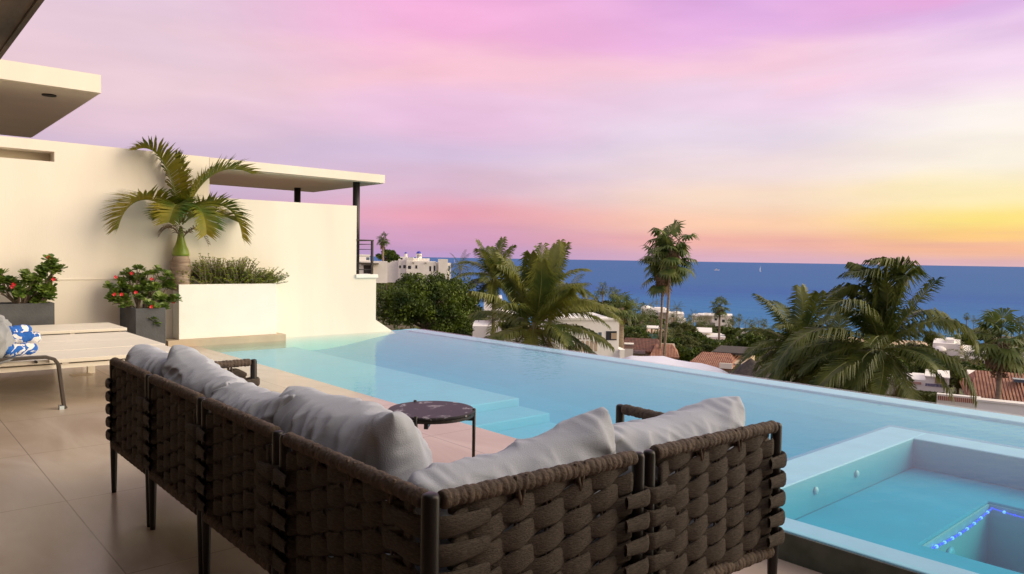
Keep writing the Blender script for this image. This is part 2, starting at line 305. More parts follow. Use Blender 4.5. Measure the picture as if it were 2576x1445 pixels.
    r4=N.new('ShaderNodeMapRange'); r4.inputs['From Min'].default_value=.35; r4.inputs['From Max'].default_value=.7; r4.inputs['To Min'].default_value=.955; r4.inputs['To Max'].default_value=1.045; L.new(n4.outputs['Fac'],r4.inputs['Value'])
    mm=N.new('ShaderNodeVectorMath'); mm.operation='SCALE'; L.new(mx.outputs[0],mm.inputs[0]); L.new(r4.outputs[0],mm.inputs['Scale'])
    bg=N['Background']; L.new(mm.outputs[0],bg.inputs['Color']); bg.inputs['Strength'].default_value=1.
sky()
SUN_AZ=math.radians(-42); SUN_EL=math.radians(19)
sl=bpy.data.lights.new('sun','SUN'); sl.energy=4.5; sl.angle=math.radians(68); sl.color=(1,.84,.60); so=bpy.data.objects.new('sun',sl); COL.objects.link(so)
sd=Vector((math.cos(SUN_AZ)*math.cos(SUN_EL),math.sin(SUN_AZ)*math.cos(SUN_EL),math.sin(SUN_EL))); so.rotation_euler=sd.to_track_quat('Z','Y').to_euler(); so.location=(30,-30,20)
SC.view_settings.view_transform='Standard'; SC.view_settings.look='None'; SC.view_settings.exposure=0; SC.view_settings.gamma=1
SC.cycles.use_denoising=True; SC.cycles.max_bounces=8; SC.cycles.transparent_max_bounces=16; SC.cycles.volume_bounces=0
# ------------------------------------------------------------------ terrain, sea
SEA=-40.
def interp(x,xs,ys):
    return float(np.interp(x,xs,ys))
def terr(x,y):
    r=math.hypot(x,y); a=math.degrees(math.atan2(y,x))-48.6; a=(a+180)%360-180
    z=interp(r,[0,12,20,40,100,200,300,400,440,470,600],[-4,-4.5,-6.5,-8.5,-13,-22,-31,-37.5,-39.5,-41,-46])
    hill=interp(r,[0,40,90,150,260,400,520,620],[0,0,2.5,7.2,17,26,20,0]); w=interp(a,[1.0,4.5,12,60,90],[0,1,1.15,1.2,.3])
    if a>90 or a<-120: w=max(w,.5)
    return z+hill*w+ .5*mnoise.noise(Vector((x*.03,y*.03,0)))*min(1,r/60)
def build_terrain():
    rs=[0,8,14,20,30,45,65,90,120,150,185,220,260,300,340,380,410,440,470,520,600]; na=120
    vs=[];fs=[]
    for r in rs:
        for k in range(na):
            t=2*PI*k/na; x,y=r*math.cos(t),r*math.sin(t); vs.append((x,y,terr(x,y)))
    for i in range(len(rs)-1):
        for k in range(na): fs.append((i*na+k,(i+1)*na+k,(i+1)*na+(k+1)%na,i*na+(k+1)%na))
    b=MB(); b.add(vs,fs); tag(b.build('hillside_ground',M_ground,smooth=True),kind='structure')
build_terrain()
b=MB(); S=150000.; b.add([(-S,-S,SEA),(S,-S,SEA),(S,S,SEA),(-S,S,SEA)],[(0,1,2,3)]); tag(b.build('sea',M_sea),kind='structure')
def sea_pt(px,py):
    r=ray(px,py); return CAM+r*((SEA-CAMH)/r.z)
# beach strip
b=MB(); vs=[]; n=24
for i in range(n+1):
    a=YAW+math.radians(4-44*i/n)
    for r in (385,452): x,y=r*math.cos(a),r*math.sin(a); vs.append((x,y,terr(x,y)+.8))
b.add(vs,[(2*i,2*i+1,2*i+3,2*i+2) for i in range(n)]); tag(b.build('sandy_beach',M_sand),kind='structure')
# ------------------------------------------------------------------ deck, pool, spa
PX0,PX1,PY0,PY1=3.68,7.93,-6.,11.5
SX0,SX1,SY1=3.14,5.79,2.25
b=MB()
b.prism([(-6,-6),(SX0,-6),(SX0,SY1),(PX0,SY1),(PX0,11.12),(PX0-.4,11.12),(PX0-.4,11.5),(-6,11.5)],-.30,0)
tag(b.build('deck_paving',M_deck),kind='structure')
b=MB()   # basin: floor, walls
vs=[];fs=[]; NX,NY=14,40
for j in range(NY+1):
    for i in range(NX+1):
        x=PX0-.3+(PX1-PX0+.3)*i/NX; y=PY0+(PY1+.3-PY0)*j/NY; t=min(1,max(0,(math.hypot(x,y)-5.2)/4.5)); t=t*t*(3-2*t); e=min(1,max(0,(PX1-.3-x)/1.9)); e=.14+.86*e*e*(3-2*e); vs.append((x,y,(-.47+.22*t)*e))
for j in range(NY):
    for i in range(NX): a=j*(NX+1)+i; fs.append((a,a+1,a+NX+2,a+NX+1))
b.add(vs,fs)
b.box(PX0-.25,PX0-.002,SY1+.0,PY1,-.48,-.302)
b.box(PX0-.2,PX0,SY1+.05,11.1,-.301,-.012)
b.box(PX0,PX1-.3,PY1+.002,PY1+.25,-.48,-.02)
tag(b.build('pool_basin',M_basin),kind='structure')
b=MB(); b.box(PX0,5.20,5.75,11.12,-.478,-.12); b.box(PX0,5.20,5.29,5.75,-.478,-.20); b.box(PX0,5.20,4.83,5.29,-.478,-.29)
tag(b.build('pool_steps',M_step_pool,bevel=.012),kind='structure')
b=MB(); b.box(PX1-.30,PX1,PY0,PY1+.25,-2.2,-.014); 
tag(b.build('infinity_edge_wall',M_edge,bevel=.01),kind='structure')
b=MB(); b.prism([(PX0+.001,SY1+.001),(SX1+.001,SY1+.001),(SX1+.001,PY0),(PX1+.006,PY0),(PX1+.006,PY1+.0),(5.06,PY1),(5.06,11.118),(PX0+.001,11.118)],-.4785,-.003)
tag(b.build('pool_water',M_water),kind='structure')
# spa
b=MB(); b.box(SX0,SX0+.17,PY0,SY1,-.3,.135); b.box(SX0+.17,SX1,SY1-.26,SY1,-.6,.135); b.box(SX1-.26,SX1,PY0,SY1-.26,-.6,.135)
spa=thing('spa_tub','raised square spa with wide submerged rim beside the pool','spa',(0,0,0))
b.build('rim_wall',M_edge,spa,bevel=.008)
WX0,WX1,WY=4.03,5.10,1.40
b=MB(); b.prism([(SX0+.171,PY0),(WX0,PY0),(WX0,WY),(WX1,WY),(WX1,PY0),(SX1-.262,PY0),(SX1-.262,SY1-.262),(SX0+.171,SY1-.262)],-.6,-.07)
b.build('bench',M_bench,spa,bevel=.01)
b=MB(); b.box(SX0+.172,SX1-.266,SY1-.2665,SY1-.2605,-.069,.130); b.box(SX1-.2665,SX1-.2605,PY0,SY1-.2605,-.069,.130); b.build('inner_wall',M_spain,spa)
b=MB(); b.box(WX0,WX1,PY0,WY,-.6,-.44); b.box(WX0+.001,WX0+.012,PY0,WY,-.46,-.085); b.box(WX0,WX1,WY-.012,WY-.001,-.46,-.085); b.box(WX1-.012,WX1-.001,PY0,WY,-.46,-.085)
b.build('foot_well',M_well,spa)
b=MB(); b.box(SX0-.012,SX0-.001,PY0,SY1+.0,-.0,.128); b.build('tile_cladding',M_spawall,spa)
for p in ((4.09,.05),(4.62,.05)):
    b=MB(); b.lathe([(.001,0),(.021,0),(.023,.004),(.017,.012),(.001,.014)],n=16)
    o=b.build('jet',M_jet,spa,smooth=True); o.location=(p[0],SY1-.267,p[1]); o.rotation_euler=(PI/2,0,0)
b=MB(); b.lathe([(.001,0),(.07,0),(.075,.006),(.05,.02),(.001,.026)],n=20); o=b.build('underwater_light',M_jet,spa,smooth=True); o.location=(4.42,WY-.013,-.25); o.rotation_euler=(PI/2,0,0)
b=MB(); b.box(SX0+.002,SX1-.002,PY0,SY1-.002,-.49,.149); 
tag(b.build('spa_water',M_spaw),kind='structure')
led=thing('light_strip','string of glowing blue and violet lights under the spa bench lip','light strip',(WX0,WY,-.1))
pts=[]
for i in range(27): t=i/26; pts.append((WX0+.03+(WX1-WX0-.06)*t, WY-.03, -.10-.025*math.sin(PI*t)))
pts2=[(WX1-.03, WY-.04-1.6*i/30, -.10-.012*math.sin(i*.5)) for i in range(31)]
b=MB(); b.tube([Vector(p)-led.location for p in pts+pts2],.0035,6); b.build('cable',M_led,led)
bm0=None
for i,p in enumerate(pts[::1]+pts2[1::1]):
    if bm0 is None:
        q=MB(); q.lathe([(.001,-.007),(.005,-.005),(.0072,0),(.005,.005),(.001,.007)],n=8); bm0=q.build('bulb',M_led,led,smooth=True); o=bm0
        q2=MB(); q2.lathe([(.001,-.009),(.007,-.006),(.0095,0),(.007,.006),(.001,.009)],n=8); me2=q2.build('bulb',M_ledw,led,smooth=True); mw=me2.data; me2.location=Vector(pts[3])-led.location
    else:
        o=bm0.copy(); COL.objects.link(o); o.parent=led
        if i%3==0: o.data=mw
    o.location=Vector(p)-led.location
# lower ground wall below the infinity edge: catch basin
# ------------------------------------------------------------------ neighbouring white villa wing
WY_=11.5
nb=thing('boundary_wall','long cream stucco wall along the far end of pool and terrace','wall',(0,WY_,0))
b=MB(); o_=WY_
b.box(-6,1.965,0,.35,-4,2.54); 
b.box(-6,1.965,.0,.35,2.675,2.815)
b.extr_xz([(1.965,-4),(3.99,-4),(3.99,2.81),(1.98,2.815),(1.965,2.815)],0,.35)
b.extr_xz([(3.99,-4),(7.9,-4),(7.9,-.42),(7.278,-.02),(6.905,.215),(6.905,.965),(6.505,.965),(6.505,2.222),(3.99,2.205)],0,.35)
b.build('wall',M_wall,nb)
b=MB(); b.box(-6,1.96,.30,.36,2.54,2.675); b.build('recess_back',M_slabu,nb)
b=MB(); b.box(6.49,6.93,-.03,.42,.966,1.03); b.build('coping',M_white,nb,bevel=.006)
b=MB(); b.box(-6,3.27,-.012,-.0,.965,.978); b.build('ledge_line',M_wall,nb)
cp=thing('flat_canopy','flat cream slab canopy on dark posts above the wall end','canopy',(0,WY_,2.66))
b=MB(); b.extr_xz([(3.992,0.01),(7.065,.0),(7.065,.145),(3.992,.145)],-.004,2.75); b.build('roof_slab',M_wall,cp)
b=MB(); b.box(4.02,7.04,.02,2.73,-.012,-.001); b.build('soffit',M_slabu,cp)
for x,y,z0 in ((6.585,.16,-1.63),(6.37,2.05,-1.63),(4.3,2.05,-1.63)):
    b=MB(); b.tube([(x,y,z0),(x,y,-.012)],.062,20); b.build('post',M_post,cp,smooth=True)
tf=thing('upper_terrace','raised terrace floor behind the boundary wall carrying a railing','terrace',(0,WY_,.9))
b=MB(); b.box(3.0,6.9,.37,3.1,-.12,.06); b.build('floor_slab',M_step,tf)
b=MB(); b.box(3.0,6.9,.40,3.1,-5,-.12); b.build('base',M_wall,tf)
rl=thing('metal_railing','dark metal railing with thin rods at the end of the upper terrace','railing',(6.80,WY_,1.03))
b=MB(); b.box(-.3,.05,-.005,.03,.59,.61); b.box(.01,.05,.0,2.4,.59,.61); b.build('top_rail',M_post,rl)
for y in (.0,1.2,2.4): b=MB(); b.box(.01,.045,y,y+.035,-.0,.59); b.build('post',M_post,rl)
for z in (.08,.2,.32,.44,.53): b=MB(); b.tube([(.028,0,z),(.028,2.4,z)],.005,6); b.tube([(-.3,.012,z),(.028,.012,z)],.005,6); b.build('rod',M_post,rl)
us=thing('roof_overhang','thick cream roof slab jutting above the left end of the wall','roof',(0,WY_,3.53))
b=MB(); b.box(-6,2.515,-.05,5.4,0,.245); b.build('slab',M_wall,us)
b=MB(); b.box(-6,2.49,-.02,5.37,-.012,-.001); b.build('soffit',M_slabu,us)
b=MB(); b.lathe([(.001,0),(.09,0),(.09,-.015),(.001,-.016)],(2.0,.55,-.013),n=20); b.build('downlight',M_post,us)
b=MB(); b.box(-6,-.5,1.2,5.2,-3.5,-.013); b.build('rear_wall',M_wall,us)
# own house: roof, and unseen walls added to shade the terrace
hs=thing('house_roof','dark reed lined terrace roof edge at the upper left corner','roof',(0,0,0))
b=MB(); b.box(-6,.835,-1,9.,2.9,3.15); b.build('ceiling',M_roofu,hs)
b=MB(); b.box(.838,.87,-1,9.,2.885,3.18); b.build('fascia',M_roofu,hs)
hw=thing('unseen_shade_wall','unseen beige house wall added to keep sun off the woven sofa','wall',(0,0,0))
b=MB(); b.box(-6,4.6,-1.6,-1.2,0,3.3); b.box(-6,-5.7,-1.2,11.4,0,3.4); b.build('wall',M_beige,hw)
# ------------------------------------------------------------------ raised planter, step
st=MB(); st.box(3.28,5.05,11.12,11.5,-.30,.095); tag(st.build('stone_step',M_step,bevel=.006),'low travertine ledge under the big white planter','step')
pl=thing('planter_box','large white stucco planter box holding the bottle palm','planter',(0,0,.096))
b=MB(); 
b.box(3.453,4.925,11.20,11.28,0,.80); b.box(3.453,3.53,11.28,11.49,0,.80); b.box(4.85,4.925,11.28,11.49,0,.80); b.build('walls',M_white,pl,bevel=.006)
# planter continues behind the front plane as a deep bed set against the wall top
b=MB(); b.box(3.53,4.85,11.28,11.49,.0,.75); b.build('soil',M_soil,pl)
# ------------------------------------------------------------------ foliage generators
def frond(mb,rb,P,d,L,droop,nl,ll,lw,wind=Vector((0,0,0)),fold=.25,tipdroop=.35,fwd=.75,rr=.012,seg=14,pts=None,start=.14):
    P=Vector(P); d=Vector(d).normalized(); ds=1./seg
    if pts is None:
        pts=[P.copy()]
        for i in range(seg):
            t=i/seg; d=(d+(Vector((0,0,-1))*droop*(.4+1.2*t)+wind*(.3+t))*ds).normalized(); P=P+d*L*ds; pts.append(P.copy())
    else: pts=[Vector(p) for p in pts]; seg=len(pts)-1
    rb.tube(pts,[rr*(1-.85*i/seg) for i in range(seg+1)],4,cap=False)
    for i in range(nl):
        t=start+(1-start)*(i+.5)/nl; u=t*seg; k=min(int(u),seg-1); p=pts[k].lerp(pts[k+1],u-k); dr=(pts[k+1]-pts[k]).normalized()
        s=dr.cross(Vector((0,0,1)))
        if s.length<.05: s=dr.orthogonal()
        s.normalize(); up=s.cross(dr)
        l=ll*(math.sin(PI*min(.97,(.10+t*.80)))**.7)*random.uniform(.85,1.1)
        ff=fwd*(.6+.9*t)
        for sg in (-1,1):
            ld=(s*sg+dr*(ff+random.uniform(-.12,.12))+up*(fold+random.uniform(-.12,.12))+wind*.5).normalized()
            w=dr*lw*.5; mid=p+ld*l*.5; ld2=(ld+Vector((0,0,-1))*tipdroop*random.uniform(.7,1.3)+wind*.3).normalized(); tip=mid+ld2*l*.5
            mb.add([p-w*.6,p+w*.6,mid+w,mid-w,tip],[(0,1,2,3),(3,2,4)])
def palm_trunk(H,r0,r1,bulge=0,lean=(0,0),n=12,seg=12,curve=0.):
    b=MB(); pts=[];rr=[]
    for i in range(seg+1):
        t=i/seg; pts.append((lean[0]*(1-t)**1.5,lean[1]*(1-t)**1.5,-H+H*t)); r=r0+(r1-r0)*t+bulge*math.sin(PI*min(1,t*1.3))
        if i==0: r*=1.25
        rr.append(r*random.uniform(.97,1.03))
    b.tube(pts,rr,n); return b
def coconut(name,label,loc,R,H,*a_,**k_):
    fr_=k_.pop('custom',None); t=coconut0(name,label,loc,R,H,*a_,**k_)
    if fr_:
        d0,cl,ll,lw_,wd=fr_; mb=MB();rb=MB(); L0=Vector(loc)
        for c in cl:
            pts=[p for p in bez([at(q[0],q[1],d0+(q[2] if len(q)>2 else 0))-L0 for q in c],16)]
            frond(mb,rb,(0,0,0),(0,0,1),1,0,84,ll,lw_,Vector(wd),fold=.05,tipdroop=1.35,rr=R*.012,pts=pts,fwd=.8,start=.1)
        mb.build('arching_fronds',k_.get('m') or M_frond3,t); rb.build('ribs',M_rachis,t)
    return t
def coconut0(name,label,loc,R,H,nf=22,nl=34,seed=1,wind=(0,0,0),m=None,group=None,dead=4,lo=-.35,hi=1.25,droop=1.5,lw=.035,coco=True,cat='palm tree',lean=(0,0)):
    random.seed(seed); t=thing(name,label,cat,loc,0,group)
    mb=MB();rb=MB();db=MB()
    for i in range(nf):
        a=i*2.39996+random.uniform(-.25,.25); q=i/(nf-1); e=hi+(lo-hi)*q**.9+random.uniform(-.12,.12)
        d=Vector((math.cos(a)*math.cos(e),math.sin(a)*math.cos(e),math.sin(e)))
        frond(mb,rb,(0,0,0),d,R*random.uniform(.85,1.1),droop*random.uniform(.75,1.2)*(1 if e<1 else .6),nl,R*.31,R*lw*.62,Vector(wind),fold=.12,tipdroop=.8,rr=R*.012)
    for i in range(dead):
        a=random.uniform(0,6.28); d=Vector((math.cos(a)*.6,math.sin(a)*.6,-.35))
        frond(db,db,(0,0,-.05*R),d,R*.7,2.2,max(8,nl//2),R*.2,R*lw*.3,Vector((0,0,0)),tipdroop=1.3,rr=R*.01)
    mb.build('fronds',m or M_frond3,t); rb.build('ribs',M_rachis,t)
    if dead: db.build('dead_fronds',M_dry,t)
    if coco:
        for k in range(5):
            a=k*1.3; c=MB(); c.lathe([(.001,-.13),(.07,-.09),(.1,0),(.08,.08),(.001,.12)],n=10); o=c.build('coconut',M_coco,t,smooth=True); o.location=(math.cos(a)*R*.06,math.sin(a)*R*.06,-R*.09-.03*k); o.scale=(R/3,)*3
    palm_trunk(H,R*.055,R*.038,lean=lean).build('trunk',M_trunk,t,smooth=True)
    return t
M_coco=mat('coconut_husk',(.20,.13,.03),.6,col2=(.30,.17,.04),scale=6)
def fanpalm(name,label,loc,R,H,nf=30,ns=15,seed=1,group=None,dead=8,m=None,wind=(0,0,0),shag=0,cat='palm tree',lean=(0,0),tall=1.,tr=.05):
    random.seed(seed); t=thing(name,label,cat,loc,0,group); mb=MB(); db=MB(); W=Vector(wind)
    def leaf(mb,a,e,L,fr,dr):
        d=Vector((math.cos(a)*math.cos(e),math.sin(a)*math.cos(e),math.sin(e)))
        base=Vector((0,0,random.uniform(-.12,.18)*R*tall)); p1=base+d*L*.6+Vector((0,0,-.06*R)); dd=(d+Vector((0,0,-dr))+W*.5).normalized(); c=p1+dd*L*.4
        mb.tube([base,p1,c],[R*.014,R*.01,R*.006],4,cap=False)
        s=dd.cross(Vector((0,0,1)))
        if s.length<.05: s=dd.orthogonal()
        s.normalize(); up=s.cross(dd)
        for k in range(ns):
            th=(k/(ns-1)-.5)*4.1; rl=fr*(1-.28*abs(th)/2.05)*random.uniform(.88,1.08)
            sd_=(dd*math.cos(th)+s*math.sin(th)-up*.12*abs(th)).normalized()
            w=(s*math.cos(th)-dd*math.sin(th))*fr*.075; mid=c+sd_*rl*.55; sd2=(sd_+Vector((0,0,-1.0))*random.uniform(.5,1.3)+W).normalized(); tip=mid+sd2*rl*.5
            mb.add([c,mid-w,mid+w,tip],[(0,1,2),(1,3,2)])
    for i in range(nf):
        q=i/(nf-1); leaf(mb,i*2.39996+random.uniform(-.3,.3),1.35-1.95*q+random.uniform(-.1,.1),R*.55,R*.52,.25+.5*q)
    for i in range(dead): leaf(db,random.uniform(0,6.28),random.uniform(-1.2,-.7),R*.42,R*.40,.9)
    mb.build('crown',m or M_fan,t)
    if dead: db.build('dead_skirt',M_dry,t)
    if shag:
        sb=MB()
        for k in range(int(130)):
            a=random.uniform(0,6.28); z=-random.uniform(.1,shag); r=R*.10; p=Vector((math.cos(a)*r,math.sin(a)*r,z)); q=p+Vector((math.cos(a)*R*.12,math.sin(a)*R*.12,R*.10*random.uniform(-.3,1)))
            sb.tube([p,q],[R*.03,R*.012],4)
        sb.build('boot_stubs',M_dry,t)
    palm_trunk(H,R*tr*1.3,R*tr,lean=lean).build('trunk',M_trunk,t,smooth=True)
    return t
def leafy(name,label,loc,rad,H,n,ls,m,seed=1,clumps=40,cat='tree',group=None,trunk=True,low=-.6,kind=None,tr=.05):
    """crown made of leaf clumps spread over a lumpy ellipsoid volume"""
    rs=np.random.RandomState(seed); random.seed(seed)
    t=thing(name,label,cat,loc,0,group)
    rad=np.array(rad,float); cc=[]
    while len(cc)<clumps:
        v=rs.normal(size=3); v/=np.linalg.norm(v)
        if v[2]<low: continue
        cc.append(v*rad*rs.uniform(.45,1.0)*(.85+.25*math.sin(v[0]*5+seed)*math.cos(v[1]*4)))
    cc=np.array(cc); mr=rad.min()
    idx=rs.randint(0,clumps,n); cs=rs.uniform(.16,.34,clumps)*mr
    dv=rs.normal(size=(n,3)); dv/=np.linalg.norm(dv,axis=1)[:,None]
    P=cc[idx]+dv*(cs[idx]*rs.uniform(.55,1.05,n))[:,None]*np.array([1.2,1.2,.8])
    A=rs.normal(size=(n,3)); A/=np.linalg.norm(A,axis=1)[:,None]; B=np.cross(A,dv+rs.normal(size=(n,3))*.6); B/=np.linalg.norm(B,axis=1)[:,None]+1e-6
    s=(ls*rs.uniform(.6,1.3,n))[:,None]
    V=np.stack([P-A*s,P+B*s*.5,P+A*s,P-B*s*.5],1).reshape(-1,3)
    me=bpy.data.meshes.new('crown'); me.vertices.add(4*n); me.vertices.foreach_set('co',V.ravel()); me.loops.add(4*n); me.loops.foreach_set('vertex_index',np.arange(4*n)); me.polygons.add(n); me.polygons.foreach_set('loop_start',np.arange(0,4*n,4)); me.update(calc_edges=True); me.materials.append(m)
    o=bpy.data.objects.new('foliage' if cat!='tree' else 'crown',me); COL.objects.link(o); o.parent=t
    if trunk:
        b=MB(); w=rad[0]; b.tube([(0,0,-H),(.02*w,0,-H*.6),(0,.02*w,-rad[2]*.3),(0,0,rad[2]*.3)],[tr*w*1.3,tr*w,tr*w*.8,tr*w*.3],8)
        for k in range(0,clumps,3):
            c=Vector(cc[k]); s0=Vector((0,0,-rad[2]*.55+ .2*c.z)); b.tube([s0,s0.lerp(c,.5)+Vector((0,0,.08*w)),c],[tr*w*.45,tr*w*.28,tr*w*.08],5)
        b.build('trunk',M_wood,t)
    return t
# ------------------------------------------------------------------ planter palm
def bez(p,n=16):
    out=[]; p=[Vector(q) for q in p]
    for i in range(n+1):
        t=i/n
        q=[x for x in p]
        while len(q)>1: q=[q[j].lerp(q[j+1],t) for j in range(len(q)-1)]
        out.append(q[0])
    return out
PP=onY(455,692,11.345); PP.z=.84
def px_rel(px,py,dy):
    v=onY(px,py,11.345+dy); return v-PP
pt=thing('bottle_palm','bottle palm with swollen ringed trunk and green crownshaft in the white planter','palm tree',PP)
random.seed(3); b=MB(); pr=[(.139,-.03),(.14,.0),(.139,.06),(.14,.15),(.146,.25),(.148,.33),(.138,.40),(.118,.46),(.112,.475)]
pr2=[]
for i in range(90):
    z=-.03+.505*i/89; r=float(np.interp(z,[q[1] for q in pr],[q[0] for q in pr])); pr2.append((r*.93*(1+.012*math.sin(z*95)),z))
b.lathe(pr2,n=28); b.build('trunk',M_trunk2,pt,smooth=True)
b=MB(); b.lathe([(.115,.47),(.118,.50),(.105,.56),(.075,.63),(.055,.70),(.04,.80),(.02,.9)],n=20); b.build('crownshaft',M_shaft,pt,smooth=True)
c0=(0,0,.66)
fr=[ # control points in picture pixels + depth offset
 ([(455,560,0),(440,440,-.1),(400,350,-.15),(340,378,-.15)],.30,.55),
 ([(462,555,0),(490,450,.0),(560,400,-.1),(634,438,-.15)],.34,.5),
 ([(450,560,0),(400,480,-.25),(318,480,-.3),(297,575,-.3)],.36,.45),
 ([(465,560,0),(520,490,-.2),(600,500,-.3),(610,600,-.3)],.34,.5),
 ([(455,560,0),(450,500,-.4),(440,500,-.75),(425,560,-.9)],.30,.5),
 ([(460,560,0),(480,480,-.3),(520,520,-.6),(520,590,-.7)],.28,.5),
 ([(458,560,0),(462,480,0),(450,420,0),(440,395,.0)],.22,.9),
 ([(458,565,0),(500,520,0),(560,540,0),(600,560,.0)],.24,.5),
 ([(452,565,0),(430,520,-.2),(415,520,-.35),(408,545,-.4)],.24,.5)]
for cp_,ll,fw in fr:
    mb=MB();rb=MB(); pts=bez([px_rel(*c) for c in cp_],18)
    frond(mb,rb,(0,0,0),(0,0,1),1,0,64,ll*1.4,.030,fold=.45,tipdroop=.25,fwd=fw,rr=.013,pts=pts,start=.12)
    f=mb.build('frond',M_frond,pt); rb.build('rib',M_rachis,f)
mb=MB(); rb=MB()
for k in range(4):
    a=k*1.7+.5; pts=bez([Vector((0,0,.68)),Vector((.10*math.cos(a),.10*math.sin(a)-.1,.95)),Vector((.35*math.cos(a),.3*math.sin(a)-.15,.92)),Vector((.45*math.cos(a),.4*math.sin(a)-.2,.65+.1*k))],10)
    frond(mb,mb,(0,0,0),(0,0,1),1,0,16,.17,.02,fold=.2,tipdroop=.8,fwd=.6,rr=.008,pts=pts)
mb.build('dry_frond',M_dry,pt)
pts=bez([px_rel(455,560,-.02),px_rel(447,520,-.05),px_rel(440,470,-.05)],8); mb=MB(); mb.tube(pts,[.02,.024,.026,.025,.022,.018,.013,.008,.003],6); mb.build('spear_leaf',M_dry,pt)
# succulent shrub
def spiky(name,label,loc,wx,wy,hs,n,m,seed):
    random.seed(seed); t=thing(name,label,'shrub',loc); sb=MB(); lb=MB()
    for i in range(n):
        x=random.uniform(-1,1); y=random.uniform(-1,1); h=hs(x)*random.uniform(.3,1.25); dx=random.uniform(-.12,.12)+.1*x; dy=random.uniform(-.12,.06)
        p=Vector((x*wx,y*wy,0)); q=p+Vector((dx*.5,dy*.5,h*.55)); e=p+Vector((dx*1.6,dy*1.4,h)); pts=bez([p,q,e],8); sb.tube(pts,[.004]*9,4,cap=False)
        for k in range(9):
            for j in range(4):
                c=pts[k]+Vector((random.uniform(-1,1),random.uniform(-1,1),random.uniform(-.3,1)))*.012; a=random.uniform(0,6.28); l=random.uniform(.018,.034)
                u=Vector((math.cos(a),math.sin(a),.6)).normalized()*l; v=u.cross(Vector((0,0,1))).normalized()*l*.45
                lb.add([c,c+u*.5+v,c+u,c+u*.5-v],[(0,1,2,3)])
    sb.build('stems',M_stem,t); lb.build('foliage',m,t); return t
P=onY(590,712,11.37); spiky('succulent_shrub','bright green spiky succulent shrub spilling over the white planter right of the palm',(P.x,11.36,.84),.54,.09,lambda x: .36-.17*max(0,x+.1)+.05*math.sin(x*9),420,M_leafS,5)
P=onY(415,700,11.37); spiky('succulent_shrub','low green succulent tuft at the left rear of the white planter',(3.60,11.36,.84),.09,.07,lambda x:.2,60,M_leafS,6)
P=onY(488,712,11.26); b=MB(); b.lathe([(.15,-.05),(.158,.0),(.15,.07),(.12,.13),(.07,.165),(.001,.175)],n=24,sy=.6); tag(b.build('garden_stone',M_rock,smooth=True,loc=(P.x+.02,11.37,.875)),'smooth black round stone at the foot of the bottle palm','stone')
b=MB(); b.lathe([(.07,-.03),(.075,.0),(.06,.05),(.001,.07)],n=16,sy=.7); tag(b.build('garden_stone',M_rock,smooth=True,loc=(onY(600,706,11.26).x,11.33,.845)),'small black stone half hidden in the succulent shrub','stone')
# troughs with desert roses
def trough(label,loc,lx,ly,h):
    t=thing('trough_planter',label,'planter',loc,0,'dark grey trough planters'); b=MB(); w=.035
    b.box(-lx/2,lx/2,-ly/2,-ly/2+w,0,h); b.box(-lx/2,lx/2,ly/2-w,ly/2,0,h); b.box(-lx/2,-lx/2+w,-ly/2+w,ly/2-w,0,h); b.box(lx/2-w,lx/2,-ly/2+w,ly/2-w,0,h); b.build('box',M_pot,t,bevel=.006)
    b=MB(); b.box(-lx/2+w,lx/2-w,-ly/2+w,ly/2-w,.02,h-.05); b.build('soil',M_soil,t); return t
gpn=gp(341,777,.60); TR=(gpn.x+.19,gpn.y+.56,0)
trough('dark grey trough planter with its narrow end towards the pool, beside the white planter',TR,.38,1.12,.60)
LT=onY(137,762,11.0); trough('dark grey trough planter against the wall behind the white loungers',(LT.x-.57,11.18,0),1.14,.38,LT.z)
def rosette(lb,c,d,n,l,w):
    d=Vector(d).normalized(); s=d.orthogonal().normalized(); u=d.cross(s)
    for k in range(n):
        a=k*2.4+random.uniform(-.2,.2); e=.25+.9*k/n; r=(s*math.cos(a)+u*math.sin(a)); ld=(r*math.cos(e)+d*math.sin(e)*.9).normalized(); ll=l*random.uniform(.75,1.1)
        wv=ld.cross(d).normalized()*w*ll; m1=c+ld*ll*.45-Vector((0,0,.004)); m2=c+ld*ll*.8-Vector((0,0,.008)); tp=c+ld*ll-Vector((0,0,.018))
        lb.add([c,m1-wv*.7,m1+wv*.7,m2-wv,m2+wv,tp,m1+d*-.006],[(0,1,6),(0,6,2),(6,1,3,4),(6,4,2),(3,5,4)])
def flower(parent,c,r):
    b=MB(); c=Vector(c)
    for k in range(5):
        a=k*1.257+random.random(); d=Vector((math.cos(a),-.55+.3*math.sin(a)*0,math.sin(a))); s=Vector((-math.sin(a),0,math.cos(a)))
        p=Vector((0,0,0)); b.add([p,(d*.6-s*.45)*r,d*r,(d*.6+s*.45)*r],[(0,1,2,3)])
    b.lathe([(.001,-.01),(r*.2,0),(.001,.01)],n=6); b.build('flower',M_flower,parent,loc=c)
